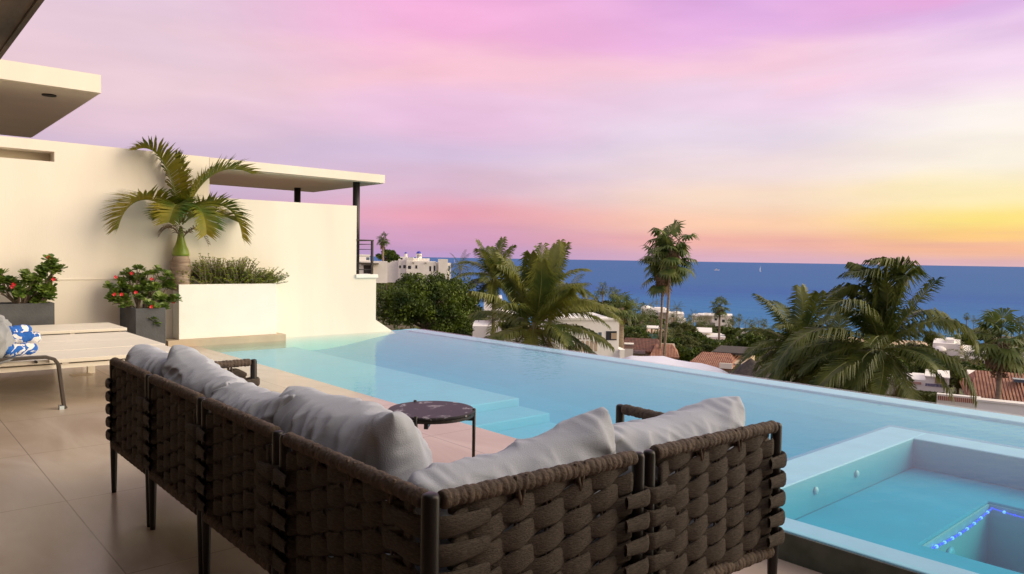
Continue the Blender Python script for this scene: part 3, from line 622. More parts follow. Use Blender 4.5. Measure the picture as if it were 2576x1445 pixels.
def desert_rose(label,base,tips,flowers,seed,ls=.095):
    random.seed(seed); t=thing('desert_rose',label,'flowering plant',base,0); base=Vector(base); sb=MB(); lb=MB()
    for px,py,Y,n in tips:
        tip=onY(px,py,Y)-base; root=Vector((tip.x*.12+random.uniform(-.05,.05),random.uniform(-.05,.05),-.06)); mid=Vector((tip.x*.5+random.uniform(-.06,.06),tip.y*.5,tip.z*.35))
        pts=bez([root,mid,tip+Vector((0,0,-.08)),tip],8); sb.tube(pts,[.026,.022,.018,.014,.011,.009,.008,.007,.006],6,cap=False)
        for j in range(n):
            k=8-j if j<3 else random.randint(4,8); c=pts[k]+Vector((random.uniform(-1,1),random.uniform(-1,1),random.uniform(-.6,.6)))*(.0 if j==0 else .07); rosette(lb,c,Vector((random.uniform(-.5,.5),random.uniform(-.8,.1),1)),13,ls*random.uniform(.8,1.25),.30)
            if j: sb.tube([pts[max(3,k-2)],c],[.006,.004],4,cap=False)
    sb.build('stems',M_stem,t,smooth=True); lb.build('foliage',M_leafR,t)
    for px,py,Y in flowers: flower(t,onY(px,py,Y)-base,.027)
    return t
by=TR[1]
desert_rose('desert rose with red blooms spreading over the trough beside the white planter',(TR[0]-.02,by-.1,.56),
 [(300,708,by,5),(322,690,by,5),(345,676,by-.1,5),(372,690,by-.1,5),(398,682,by-.1,5),(420,694,by,4),(284,742,by-.1,6),(275,725,by,5),(312,748,by-.3,6),(340,730,by-.2,6),(362,716,by-.1,6),(388,722,by-.2,6),(402,750,by-.3,6),(384,806,by-.52,4),(412,772,by-.4,5),(432,748,by-.3,4),(378,765,by-.5,5),(310,728,by,5),(425,718,by,4)],
 [(291,697,by-.1),(330,688,by-.15),(381,702,by-.2),(287,741,by-.3),(305,741,by-.35),(341,736,by-.45),(380,772,by-.6),(436,760,by-.3)],21)
b0=onY(60,764,11.1)
desert_rose('desert rose with few pink buds in the trough by the wall',(b0.x,11.18,LT.z-.04),
 [(124,656,11.1,5),(140,662,11.1,3),(104,686,11.1,6),(68,688,11.1,3),(84,702,11.05,6),(52,728,11.0,6),(98,712,11.05,6),(110,744,11.0,6),(125,735,11.0,5),(132,706,11.1,3),(134,672,11.1,4),(10,706,11.1,5),(30,712,11.1,4),(6,690,11.1,4),(75,735,11.1,5),(-10,720,11.1,6)],
 [(122,648,11.05),(30,722,11.0),(34,716,11.0),(134,703,11.0)],22)
# ------------------------------------------------------------------ loungers
def platform(label,x0,x1,y0,y1,z,seams,th=.075):
    t=thing('wooden_daybed',label,'daybed',(x0,y0,0),0,'white slatted daybeds by the wall'); ys=[0]+[s-y0 for s in seams]+[y1-y0]
    for i in range(len(ys)-1):
        b=MB(); b.box(0,x1-x0,ys[i]+.006,ys[i+1]-.006,z-.035,z); b.build('slat',M_plat,t,bevel=.004)
    b=MB(); b.box(.03,x1-x0-.05,.03,y1-y0-.03,z-.085,z-.048); b.build('frame',M_plat,t)
    for x in np.arange(.3,x1-x0-.1,.55):
        b=MB(); b.box(x,x+.05,.02,y1-y0-.02,z-.048,z-.035); b.build('spacer',M_plat,t)
    for x in (.35,x1-x0-.45):
        for y in (.18,y1-y0-.26): b=MB(); b.box(x,x+.07,y,y+.07,0,z-.085); b.build('leg',M_plat,t)
    return t
ZL=.42
platform('white slatted daybed farthest back, right in front of the wall',-1.2,2.46,9.95,10.86,ZL,[])
platform('wide white slatted daybed in the middle of the row',-1.2,2.335,8.0,9.50,ZL,[8.77])
platform('white slatted daybed nearest the camera behind the sofa cushions',-1.2,2.30,7.33,7.97,ZL,[])
# metal lounge chair with pillow and towel
ch=thing('lounge_chair','taupe flat metal lounge chair frame at the left edge of the picture','chair',(0,6.62,0))
Yc=7.26
fo=gp(165,1028,0); e1=onY(133,897,Yc); e0=onY(-70,905,Yc)
def bar(b,pts,w,th):  # flat bar: width along y, thickness normal in xz
    pts=[Vector(p) for p in pts]; n=len(pts); vs=[]
    for i,p in enumerate(pts):
        d=(pts[min(i+1,n-1)]-pts[max(i-1,0)]).normalized(); nr=Vector((-d.z,0,d.x))
        for sy,sn in ((-1,-1),(1,-1),(1,1),(-1,1)): vs.append(p+Vector((0,sy*w/2,0))+nr*sn*th/2)
    fs=[(0,1,2,3),tuple((n-1)*4+k for k in (3,2,1,0))]
    for i in range(n-1):
        for k in range(4): fs.append((i*4+k,(i+1)*4+k,(i+1)*4+(k+1)%4,i*4+(k+1)%4))
    b.add(vs,fs)
for k,dy in enumerate((0.64,)):
    zt=e1.z
    curve=[Vector((-.9,dy,zt-.02)),Vector((e0.x,dy,zt-.005)),Vector((e1.x-.16,dy,zt)),Vector((e1.x-.05,dy,zt-.002)),Vector((e1.x+.01,dy,zt-.025)),Vector((e1.x+.04,dy,zt-.07)),Vector((fo.x-.012,dy,.03)),Vector((fo.x,dy,.004))]
    b=MB(); bar(b,curve,.055,.028); b.build('side_frame',M_chair,ch,bevel=.004)
    b=MB(); b.box(fo.x-.05,fo.x-.015,dy-.03,dy+.03,.0,.03); b.build('foot',M_jet,ch)
for x in (e0.x+.05,e1.x-.12):
    b=MB(); b.tube([(x,.64,zt-.04),(x,.70,zt-.04)],.012,8); b.build('bracket',M_post,ch)
b=MB(); b.box(-.9,e1.x-.02,.672,.70,zt-.06,zt-.03); b.build('seat_edge',M_plat,ch)
# ------------------------------------------------------------------ cushions (cloth-like inflated bags)
def pillow_mesh(w,h,puff,seed,nx=54,ny=44,sag=.06):
    """two canvas sheets sewn along the rim and blown up with a small mass-spring run, so the cloth wrinkles"""
    rs=np.random.RandomState(seed); X,Z=np.meshgrid(np.linspace(-.5,.5,nx),np.linspace(-.5,.5,ny),indexing='ij')
    def idf(i,j): return i*ny+j
    N0=nx*ny; P=np.zeros((2*N0,3)); P[:N0,0]=(X*(1-.10*(2*Z)**6)).ravel()*w; P[:N0,2]=(Z*(1-.10*(2*X)**6)).ravel()*h; P[N0:]=P[:N0]
    amp=.012; P[:N0,1]=-amp+rs.normal(size=N0)*.003; P[N0:,1]=amp+rs.normal(size=N0)*.003
    rim=(np.abs(X.ravel())>.4999)|(np.abs(Z.ravel())>.4999); mapb=np.arange(2*N0); mapb[N0:][rim]=np.arange(N0)[rim]
    P[:N0][rim,1]=0
    I=np.arange(N0).reshape(nx,ny)
    E=[]
    for a,b_ in ((I[:-1,:],I[1:,:]),(I[:,:-1],I[:,1:]),(I[:-1,:-1],I[1:,1:]),(I[1:,:-1],I[:-1,1:])): E.append(np.stack([a.ravel(),b_.ravel()],1))
    nstr=len(E[0])+len(E[1]); E=np.concatenate(E); 
    Es=np.concatenate([E,E+N0]); Es=mapb[Es]; Pr=P.copy(); Pr[:,1]=0
    L0=np.linalg.norm(Pr[Es[:,0]]-Pr[Es[:,1]],axis=1)
    sh=np.zeros(len(Es),bool); sh[nstr:len(E)]=True; sh[len(E)+nstr:]=True
    bend=[np.stack([a.ravel(),b_.ravel()],1) for a,b_ in ((I[:-2,:],I[2:,:]),(I[:,:-2],I[:,2:]))]; Bd=np.concatenate(bend); Bd=mapb[np.concatenate([Bd,Bd+N0])]; LB=np.linalg.norm(Pr[Bd[:,0]]-Pr[Bd[:,1]],axis=1)
    q=[]
    for o,fl in ((0,0),(N0,1)):
        a=I[:-1,:-1].ravel()+o; b_=I[1:,:-1].ravel()+o; c=I[1:,1:].ravel()+o; d=I[:-1,1:].ravel()+o
        q.append(np.stack([a,b_,c,d] if not fl else [d,c,b_,a],1))
    Q=mapb[np.concatenate(q)]
    cnt=np.bincount(Es.ravel(),minlength=2*N0).astype(float); cnt[cnt==0]=1; cb=np.bincount(Bd.ravel(),minlength=2*N0).astype(float); cb[cb==0]=1
    def scat(idx,v): return np.stack([np.bincount(idx,v[:,k],minlength=2*N0) for k in range(3)],1)
    V=np.zeros_like(P); its=170
    for it in range(its):
        n=np.cross(P[Q[:,2]]-P[Q[:,0]],P[Q[:,3]]-P[Q[:,1]]); A=scat(Q[:,0],n)+scat(Q[:,1],n)+scat(Q[:,2],n)+scat(Q[:,3],n)
        vol=-(P[Q].mean(1)*n).sum()/6; tgt=puff*w*h*1.0
        pr=14.*max(-.3,min(1.,(tgt-abs(vol))/tgt*3))*w/(nx*.013*60)
        V=V*.90+A*pr*30*.01; V[:,2]-=.00009*1
        P0=P+V
        Pn=P0
        for _ in range(9):
            d=Pn[Es[:,1]]-Pn[Es[:,0]]; l=np.linalg.norm(d,axis=1)+1e-9; k=np.where(sh,.25,1.)*np.where(l>L0,1.,.55); c=d*((l-L0)/l*.5*k)[:,None]
            Pn=Pn+(scat(Es[:,0],c)-scat(Es[:,1],c))/cnt[:,None]*3.2
            d=Pn[Bd[:,1]]-Pn[Bd[:,0]]; l=np.linalg.norm(d,axis=1)+1e-9; c=d*((l-LB)/l*.5*.05)[:,None]; Pn=Pn+(scat(Bd[:,0],c)-scat(Bd[:,1],c))/cb[:,None]*2
        V=np.clip(Pn-P,-.006,.006); P=P+V
    for _ in range(1):
        av=scat(Es[:,0],P[Es[:,1]])+scat(Es[:,1],P[Es[:,0]]); P=P*.6+.4*av/cnt[:,None]
    used=np.unique(Q); re=-np.ones(2*N0,int); re[used]=np.arange(len(used))
    return P[used],re[Q]
def folds(P,u,v,seed):
    Q=P.copy(); o=Vector((seed*.37%13,seed*.91%17,seed*.53%11))
    for i in range(len(P)):
        p=Vector(P[i]); th=.6*mnoise.noise(p*2.2+o); c,s=math.cos(th+.5),math.sin(th+.5); q=Vector((p.x*c+p.z*s,p.y,-p.x*s+p.z*c))
        r=1-abs(mnoise.noise(Vector((q.x*3.2,q.y*2,q.z*13))+o)); r2=1-abs(mnoise.noise(Vector((q.x*15,q.y*4,q.z*5))-o)); big=mnoise.noise(p*4+o)
        e=max(abs(u[i]),abs(v[i])); k=1 if p.y>0 else -1
        Q[i,1]+=k*(.026*(r**5)+.020*(r2**6)+.020*big)*(1-.7*e**6)
        Q[i,2]+=.012*mnoise.noise(Vector((p.x*6,0,0))+o)*max(0,v[i]); Q[i,0]+=.010*mnoise.noise(Vector((0,p.z*7,3))+o)*abs(u[i])
    return Q
def pillow(name,label,cat,V,Fq,m,loc,ax,up,group=None,sag=0,twist=0,bend=0,peak=(0,0)):
    """ax: width direction, up: height direction"""
    P=V.copy(); w=np.ptp(P[:,0]); h=np.ptp(P[:,2])
    u=P[:,0]/w*2; v=P[:,2]/h*2
    P[:,2]-=sag*(1-np.abs(u))**1.2*np.clip(v+.2,0,1.2)   # top edge sinks in the middle
    if peak[1]:
        k=np.clip(peak[0]*u,0,1)**3*np.clip(v,0,1)**2; P[:,2]+=peak[1]*k; P[:,0]+=peak[0]*peak[1]*.5*k; P[:,1]*=1-.45*k
        P[:,2]-=peak[1]*.35*np.exp(-((peak[0]*u-.55)/.16)**2)*np.clip(v,0,1)**2
    P[:,1]+=bend*(v**2)
    P=folds(P,u,v,len(P)*7+int(loc[1]*100))
    a=twist*u; y,z=P[:,1].copy(),P[:,2].copy(); P[:,1]=y*np.cos(a)-z*np.sin(a); P[:,2]=y*np.sin(a)+z*np.cos(a)
    me=bpy.data.meshes.new(name); me.from_pydata(P.tolist(),[],Fq.tolist()); me.polygons.foreach_set('use_smooth',[True]*len(me.polygons)); me.materials.append(m); me.update()
    o=bpy.data.objects.new(name,me); COL.objects.link(o); ax=Vector(ax).normalized(); up=Vector(up); up=(up-ax*up.dot(ax)).normalized(); nn=up.cross(ax)
    o.matrix_world=Matrix(((ax.x,nn.x,up.x,loc[0]),(ax.y,nn.y,up.y,loc[1]),(ax.z,nn.z,up.z,loc[2]),(0,0,0,1)))
    sm=o.modifiers.new('s','SUBSURF'); sm.levels=1; sm.render_levels=1
    return tag(o,label,cat,group)
PM=[pillow_mesh(.86,.66,.24,s,66,52) for s in (1,2)]+[pillow_mesh(1.0,.70,.27,3,72,54)]
G='loose grey back cushions on the sectional sofa'
pillow('back_cushion','grey canvas back cushion at the far left end of the sofa','cushion',*PM[0],M_cush,(1.25,4.34,.675),(0,1,0),(-.20,.03,1),G,sag=.0,bend=.02)
pillow('back_cushion','grey back cushion second from the far left end with a pinched raised corner','cushion',*PM[1],M_cush,(1.26,3.68,.68),(0,1,.10),(-.26,0,1),G,sag=.0,twist=.08,peak=(1,.085))
pillow('back_cushion','grey back cushion third from the far left end with a deep pinched fold','cushion',*PM[0],M_cush,(1.26,3.02,.655),(0,-1,.05),(-.22,0,1),G,sag=.02,twist=-.08,peak=(1,.06))
pillow('back_cushion','largest grey back cushion leaning in the corner beside the marble table','cushion',*PM[2],M_cush,(1.29,2.36,.685),(.05,1,-.03),(-.22,0,1),G,sag=-.02,twist=.06,peak=(-1,.09))
pillow('back_cushion','grey back cushion with peaked corner against the middle woven back facing the viewer','cushion',*PM[1],M_cush,(1.52,1.68,.655),(-1,.05,-.13),(0,-.22,1),G,sag=.02,twist=-.06,peak=(-1,.085))
pillow('back_cushion','grey back cushion at the right end of the sofa next to the spa','cushion',*PM[0],M_cush,(2.22,1.64,.66),(1,-.06,.04),(0,-.22,1),G,sag=.02,twist=.06,peak=(1,.07))
# pillows on chair
PS=(PM[1][0]*np.array([.62,.85,.62]),PM[1][1])
p1=onY(2,862,7.55); pillow('throw_pillow','pale grey pillow in front, leaning on the metal lounge chair','pillow',*PS,M_pillow,(p1.x-.10,7.50,.655),(.35,1,0),(-.35,0,1),'pale grey pillows on the lounge chair')
pillow('throw_pillow','pale grey pillow behind the other one on the metal lounge chair','pillow',*PS,M_pillow,(p1.x-.06,7.95,.68),(.25,1,0),(-.5,0,1),'pale grey pillows on the lounge chair')
tw=thing('rolled_towel','rolled blue and white patterned towel lying on the daybed beside the pale pillows','towel',(0,0,0)); 
for k,(px,py,Y,r) in enumerate([(64,878,7.45,.05),(72,850,7.62,.052),(56,832,7.8,.05)]):
    c=onY(px,py,Y); b=MB(); dx=(.5,.2,.9)[k]
    pts=[c+Vector((math.cos(dx)*q,math.sin(dx)*q,.008*math.sin(i*1.9))) for i,q in enumerate(np.linspace(-.20,.085,12))]; b.tube(pts,[r*.75,r*.98,r,r*1.04,r*.97,r*1.02,r,r*.98,r*1.03,r,r*.97,r*.72],18); b.build('roll',M_towel,tw,smooth=True)
# ------------------------------------------------------------------ sofa
def woven(parent,name,O,ax,W,z0,z1,nrm,pitch=.104,rp=.036,sh=.0325,th=.0055,wrap=True):
    """interlaced padded straps. O: start point, ax: along, nrm: outward"""
    ax=Vector(ax).normalized(); nrm=Vector(nrm).normalized(); O=Vector(O); b=MB(); n=max(3,round(W/pitch)); p=W/n; rows=int((z1-z0)/rp); sp=8; S_=n*sp; cr=8
    for r in range(rows):
        zc=z0+rp*(r+.5); ph=PI*(r%2); vs=[];fs=[]; e=(1 if r%2==0 else -1)
        for i in range(S_+1):
            s=i/sp; c=math.cos(PI*(s-.5)+ph) if False else math.cos(PI*s+ph)
            off=.0095*math.copysign(abs(c)**.85,c); hh=sh*(.30+.76*((1+c)*.5)**.45)*(1+.06*math.sin(r*3.1+i*.9)); tt=th*(.8+.5*max(0,c)); zj=.003*math.sin(r*1.7+s*2.3)+.008*math.sin(PI*s+ph)
            base=O+ax*(s*p)+nrm*off+Vector((0,0,zc+zj))
            for k in range(cr):
                a=2*PI*k/cr; ca,sa=math.cos(a),math.sin(a); pw=lambda q:math.copysign(abs(q)**.75,q)
                vs.append(base+Vector((0,0,hh*pw(ca)))+nrm*tt*pw(sa))
        for i in range(S_):
            for k in range(cr): fs.append((i*cr+k,i*cr+(k+1)%cr,(i+1)*cr+(k+1)%cr,(i+1)*cr+k))
        fs.append(tuple(range(cr-1,-1,-1))); fs.append(tuple(S_*cr+k for k in range(cr))); b.add(vs,fs)
    o=b.build(name,M_strap,parent,smooth=True)
    # cords
    b=MB()
    for i in range(1,n):
        for d in (-.009,.009):
            q=O+ax*(i*p+d); b.tube([q+Vector((0,0,z0-.01)),q+Vector((0,0,z1+.02))],.0042,6,cap=False)
        # loops from the rail
        if i%2==0:
            q=O+ax*(i*p); b.tube([q+ax*-.02+nrm*.012+Vector((0,0,z1+.03)),q+nrm*.014+Vector((0,0,z1-.05))],.0055,6); b.tube([q+ax*.02+nrm*.012+Vector((0,0,z1+.03)),q+nrm*.014+Vector((0,0,z1-.05))],.0055,6)
    b.build('cords',M_rope,parent,smooth=True)
    return o
def wraps(parent,O,z0,z1,d1,nrm,pitch=.072,w=.046):
    """strap ends curling round a corner post; d1: direction into the panel"""
    b=MB(); O=Vector(O); d1=Vector(d1); nrm=Vector(nrm); n=int((z1-z0)/pitch)
    for r in range(n):
        z=z0+pitch*(r+.5); pts=[]; 
        for i in range(15):
            a=-PI*.5+PI*i/14; pts.append((-d1*math.cos(a)*.030+nrm*math.sin(a)*.034))
        pts=[pts[0]+d1*.085]+pts+[pts[-1]+d1*.085]; vs=[];fs=[]
        for i,p in enumerate(pts):
            q=pts[min(i+1,len(pts)-1)]-pts[max(i-1,0)]; nn=Vector((q.y,-q.x,0)).normalized()
            hh=.027*(1-.25*(i in (0,len(pts)-1)))
            for k in range(8):
                a=2*PI*k/8; vs.append(O+p+Vector((0,0,z+hh*math.cos(a)*1))+nn*.008*math.sin(a))
        for i in range(len(pts)-1):
            for k in range(8): fs.append((i*8+k,i*8+(k+1)%8,(i+1)*8+(k+1)%8,(i+1)*8+k))
        b.add(vs,fs)
    return b.build('strap_wraps',M_strap,parent,smooth=True)
def rail(parent,a,b_,r=.024,name='top_rail',wrapn=.022):
    a=Vector(a);b_=Vector(b_); L_=(b_-a).length; n=int(L_/wrapn)*6; pts=[];rr=[]
    for i in range(n+1):
        t=i/n; pts.append(a.lerp(b_,t)); rr.append(r*(.90+.10*abs(math.sin(PI*i/6))**.6)+.0012*math.sin(i*.37))
    b=MB(); b.tube(pts,rr,14); return b.build(name,M_rope,parent,smooth=True)
ZT=.742; ZB=.285
def post(parent,x,y,zt=.755,r=.020):
    b=MB(); b.tube([(x,y,0),(x,y,.02),(x,y,.28),(x,y,zt-.012),(x,y,zt-.004),(x,y,zt)],[.0125,.0135,r,r,r*.85,r*.5],16); return b.build('leg',M_post,parent,smooth=True)
def module(label,O,d,n,W,D,arm=None,second=None,depth_leg=True):
    """O: outer back start corner; d: along back; n: outward normal of the back; arm: None/'start'/'end'"""
    t=thing('sofa_module',label,'sofa module',(O[0],O[1],0),0,'modules of the woven sectional sofa'); d=Vector(d).normalized(); n=Vector(n).normalized(); z=Vector((0,0,0)); i_=-n
    g=.022
    for s in (g,W-g): q=d*s; post(t,q.x,q.y)
    for s in (g,W-g): q=d*s+i_*(D-g); post(t,q.x,q.y,.40 if not ((arm=='start' and s==g) or (arm=='end' and s!=g)) else .69)
    rail(t,d*(g+.022)+Vector((0,0,ZT)),d*(W-g-.022)+Vector((0,0,ZT))); rail(t,d*(g+.02)+Vector((0,0,ZB-.01)),d*(W-g-.02)+Vector((0,0,ZB-.01)),name='bottom_rail')
    woven(t,'woven_back',d*.06+Vector((0,0,0)),d,W-.12,ZB+.01,ZT-.006,n)
    wraps(t,d*g,ZB+.01,ZT-.03,d,n); wraps(t,d*(W-g),ZB+.01,ZT-.03,-d,n)
    if arm:
        s=g if arm=='start' else W-g; q=d*s; an=-d if arm=='start' else d; za=.672
        rail(t,q+i_*.04+Vector((0,0,za)),q+i_*(D-.045)+Vector((0,0,za)),name='arm_rail')
        woven(t,'woven_arm',q+i_*.06,i_,D-.13,ZB+.01,za-.02,an)
        wraps(t,q+i_*(D-g),ZB+.01,za-.03,-i_,an)
    q=[d*.03+i_*.03,d*(W-.03)+i_*.03,d*(W-.03)+i_*(D-.02),d*.03+i_*(D-.02)]; ccw=(q[1]-q[0]).cross(q[2]-q[1]).z>0
    pl_=[(p.x,p.y) for p in (q if ccw else q[::-1])]
    b=MB(); b.prism(pl_,.275,.315); b.build('seat_frame',M_post,t)
    b=MB(); b.prism(pl_,.318,.43); b.build('seat_cushion',M_cush,t,bevel=.03,seg=4)
    return t
D=.82; LX=1.055
module('woven sofa module with its own arm at the far left end',(LX,4.575),(0,-1,0),(-1,0,0),.725,D,arm='start')
module('woven sofa module second from the far left end',(LX,3.842),(0,-1,0),(-1,0,0),.735,D)
module('woven sofa module third from the far left, next to the corner piece',(LX,3.095),(0,-1,0),(-1,0,0),.735,D)
# corner module : two backs
cm=thing('sofa_module','corner woven sofa module with two high backs meeting nearest the camera','sofa module',(LX,1.49,0),0,'modules of the woven sectional sofa')
CW=.855; n1=Vector((-1,0,0)); r4=math.radians(-3.6); e2=Vector((math.cos(r4),math.sin(r4),0)); n2=Vector((math.sin(r4),-math.cos(r4),0)); CW2=.775
post(cm,0,0,.765,.024); post(cm,0,CW-.022); q=e2*(CW2-.022); post(cm,q.x,q.y); post(cm,.78,CW-.04,.3)
rail(cm,(0,.03,ZT),(0,CW-.045,ZT)); rail(cm,(0,.03,ZB-.01),(0,CW-.045,ZB-.01),name='bottom_rail')
rail(cm,e2*.03+Vector((0,0,ZT)),e2*(CW2-.045)+Vector((0,0,ZT))); rail(cm,e2*.03+Vector((0,0,ZB-.01)),e2*(CW2-.045)+Vector((0,0,ZB-.01)),name='bottom_rail')
woven(cm,'woven_back',(0,CW-.06,0),(0,-1,0),CW-.12,ZB+.01,ZT-.006,n1); woven(cm,'woven_back',e2*.06,e2,CW2-.12,ZB+.01,ZT-.006,n2)
wraps(cm,(0,CW-.022,0),ZB+.01,ZT-.03,(0,-1,0),n1); wraps(cm,e2*(CW2-.022),ZB+.01,ZT-.03,-e2,n2)
# corner straps sweeping round the nearest post
b=MB()
for r in range(6):
    z=ZB+.055+.072*r-.02; vs=[];fs=[]; pts=bez([Vector((-.016,.17,0)),Vector((-.024,.07,-.004)),Vector((-.036,-.036,-.012)),Vector((.07,-.032,-.004)),Vector((.17,-.024,0))],14)
    for i,p in enumerate(pts):
        q=pts[min(i+1,14)]-pts[max(i-1,0)]; nn=Vector((q.y,-q.x,0)).normalized(); hh=.030*(.55+.45*math.sin(PI*min(1,max(0,(i+1.5)/17))))
        for k in range(8): a=2*PI*k/8; vs.append(p+Vector((0,0,z+hh*math.cos(a)))+nn*.009*math.sin(a))
    for i in range(14):
        for k in range(8): fs.append((i*8+k,i*8+(k+1)%8,(i+1)*8+(k+1)%8,(i+1)*8+k))
    b.add(vs,fs)
b.build('strap_wraps',M_strap,cm,smooth=True)
b=MB(); b.prism([(.03,.0),(.74,-.02),(.78,CW-.04),(.03,CW-.04)],.275,.315); b.build('seat_frame',M_post,cm)
b=MB(); b.prism([(.03,.0),(.74,-.02),(.78,CW-.04),(.03,CW-.04)],.318,.43); b.build('seat_cushion',M_cush,cm,bevel=.03,seg=4)
q=Vector((LX,1.49,0))+e2*(CW2+.006)
module('woven sofa module with its own arm at the right end by the spa',(q.x,q.y),e2,n2,.745,D,arm='end')
# coffee table
tc_=(gp(1085,1030,.40)); ct=thing('coffee_table','round black marble coffee table on slim dark legs','table',(tc_.x,tc_.y,0),0)
Rt=.272
b=MB(); b.lathe([(.001,.384),(Rt-.008,.384),(Rt,.388),(Rt,.396),(Rt-.006,.402),(.001,.4025)],n=64); b.build('table_top',M_marble,ct,smooth=False)
b=MB(); b.lathe([(Rt-.03,.365),(Rt-.004,.365),(Rt-.004,.3835),(Rt-.03,.3835)],n=48); b.build('rim_frame',M_post,ct)
for a in (math.radians(-42),math.radians(228-75),math.radians(215),math.radians(78)):
    b=MB(); x,y=math.cos(a)*(Rt-.004),math.sin(a)*(Rt-.004); b.tube([(x,y,0),(x,y,.408),(x,y,.411)],[.0095,.011,.006],12); b.build('leg',M_post,ct,smooth=True)
b=MB(); b.box(-Rt+.01,Rt-.01,-.012,.012,.335,.3645); b.box(-.012,.012,-Rt+.01,Rt-.01,.334,.3645); o=b.build('cross_bar',M_post,ct); o.rotation_euler=(0,0,math.radians(-42))
# floor drain
g_=gp(205,943,.002); b=MB(); b.box(-.10,.10,-.09,.09,0,.002); tag(b.build('floor_drain',M_step,loc=(g_.x,g_.y,.001)),'small square drain cover in the deck left of the sofa','drain')
# ------------------------------------------------------------------ far buildings (built in metres in a frame that faces the terrace)
class Bld:
    """px boxes at depth d are turned into real boxes: x along the facade, y away from the viewer"""
    def __init__(s,name,label,cat,xc,yb,d,yaw=0,group=None):
        s.d=d; s.k=F/d; s.xc=xc; p=at(xc,yb,d); s.o=p; s.yaw=yaw
        s.rz=math.atan2(p.y,p.x)-PI/2+math.radians(yaw); s.t=thing(name,label,cat,p,s.rz,group)
        s.yb=yb; s.c=math.cos(math.radians(yaw))
    def X(s,x): return (x-s.xc)/s.k/s.c
    def Z(s,y,x=None): 
        x=s.xc if x is None else x
        return (s.yb-y)/s.k
    def box(s,mb,x0,x1,yt,yb,y0,dep): mb.box(s.X(x0),s.X(x1),y0,y0+dep,s.Z(yb),s.Z(yt))
    def part(s,name,m,boxes,bevel=0):
        mb=MB()
        for bx in boxes: s.box(mb,*bx)
        return mb.build(name,m,s.t,bevel=bevel)
    def win(s,x0,x1,yt,yb,y0=0,m=None,fr=None):
        w=s.part('window',m or M_glass,[(x0,x1,yt,yb,y0-.03,.06)])
        if fr:
            e=.8; s_=MB()
            for q in ((x0-e,x1+e,yt-e,yt),(x0-e,x1+e,yb,yb+e),(x0-e,x0,yt,yb),(x1,x1+e,yt,yb)): s.box(s_,q[0],q[1],q[2],q[3],y0-.05,.09)
            f=s_.build('frame',fr,w)
    def dome(s,x,y,rpx,m,hy=1.,name='dome',yoff=1.,base=0):
        mb=MB(); R=rpx/s.k; mb.lathe([(R*math.cos(a*PI/16),R*hy*math.sin(a*PI/16)) for a in range(0,8)]+[(R*.02,R*hy)],n=20); mb.build(name,m,s.t,smooth=True,loc=(s.X(x),yoff,s.Z(y)))
    def cyl(s,x,yt,yb,rpx,m,name='drum',yoff=1.):
        mb=MB(); R=rpx/s.k; mb.lathe([(R,s.Z(yb)),(R,s.Z(yt)-.02),(R*1.06,s.Z(yt)-.02),(R*1.06,s.Z(yt))],n=20); return mb.build(name,m,s.t,loc=(s.X(x),yoff,0))
    def arch(s,x0,x1,yt,yb,y0,m,name='arched_opening'):
        a0,a1=s.X(x0),s.X(x1); r=(a1-a0)/2; zt=s.Z(yt)-r; zb=s.Z(yb); poly=[(a0,zb),(a1,zb)]+[((a0+a1)/2+r*math.cos(t*PI/10),zt+r*math.sin(t*PI/10)) for t in range(11)]
        mb=MB(); mb.extr_xz(poly,y0-.03,y0+.03); mb.build(name,m,s.t)
    def roof(s,x0,x1,ye,yr,y0,dep,m=None,hip=.0,name='roof',th=.12):
        """pitched roof: eaves at pixel row ye, ridge at yr, ridge parallel to facade"""
        a0,a1=s.X(x0),s.X(x1); z0,z1=s.Z(ye),s.Z(yr); h=(a1-a0)*hip; my=y0+dep/2
        mb=MB(); v=[(a0,y0,z0),(a1,y0,z0),(a1,y0+dep,z0),(a0,y0+dep,z0),(a0+h,my,z1),(a1-h,my,z1)]; v2=[(p[0],p[1],p[2]-th) for p in v]
        mb.add(v+v2,[(0,1,5,4),(1,2,5),(2,3,4,5),(3,0,4),(9,8,7,6),(0,6,7,1),(1,7,8,2),(2,8,9,3),(3,9,6,0)]); return mb.build(name,m or M_tile,s.t)
# villa with blue domes on the left hill
v=Bld('domed_villa','white villa with blue domes on the hill left of the sea','villa',1065,700,150)
v.part('wall',M_far,[(974,1003,655,712,0,9),(1003,1023.3,656,712,-1,9),(1023.3,1096,658,712,-2,11),(1096,1103,660,712,-1,8),(1102,1125,651.6,712,-2.5,6),(1125,1133,661,712,-2,6)])
v.part('parapet_block',M_far,[(1023.6,1040,648.5,658,-1.9,6),(1001,1024,647,656,1,6),(1040,1080,650.5,658,0,7)])
v.cyl(1053,639,650.5,7.1,M_far,'dome_drum',2.); v.dome(1053,638.8,6.4,M_blue,1.,yoff=2.)
v.cyl(1020,639.5,647,4.1,M_far,'small_drum',2.); v.dome(1020,639.3,3.8,M_blue,1.05,'small_dome',2.)
v.cyl(1050.5,649,656,2.5,M_far,'chimney_drum',-.8); v.dome(1050.5,649,2.6,M_blue,1.,'chimney_dome',-.8)
for q in ((1079.5,1084,669.5,682),(1090,1094.5,668,681),(1027,1034.5,669,677),(1045,1050,668,676)): v.win(*q,y0=-2)
for q in ((1015,1021.5,668,676),(1005,1009.5,669,676)): v.win(*q,y0=-1)
v.win(1126.5,1130.5,668,680,-2,M_winblue); v.win(1007.5,1012.5,650,654.5,1)
for x in (1049,1051.5,1055.5,1058): v.win(x,x+1.2,641.5,646,1.35)
for x in (1037.5,1068): v.part('spout',M_wood,[(x,x+4.5,661,662.5,-2.4,.4)])
v=Bld('hill_house','cream house with brown porch beam seen behind the railing','house',935,700,120)
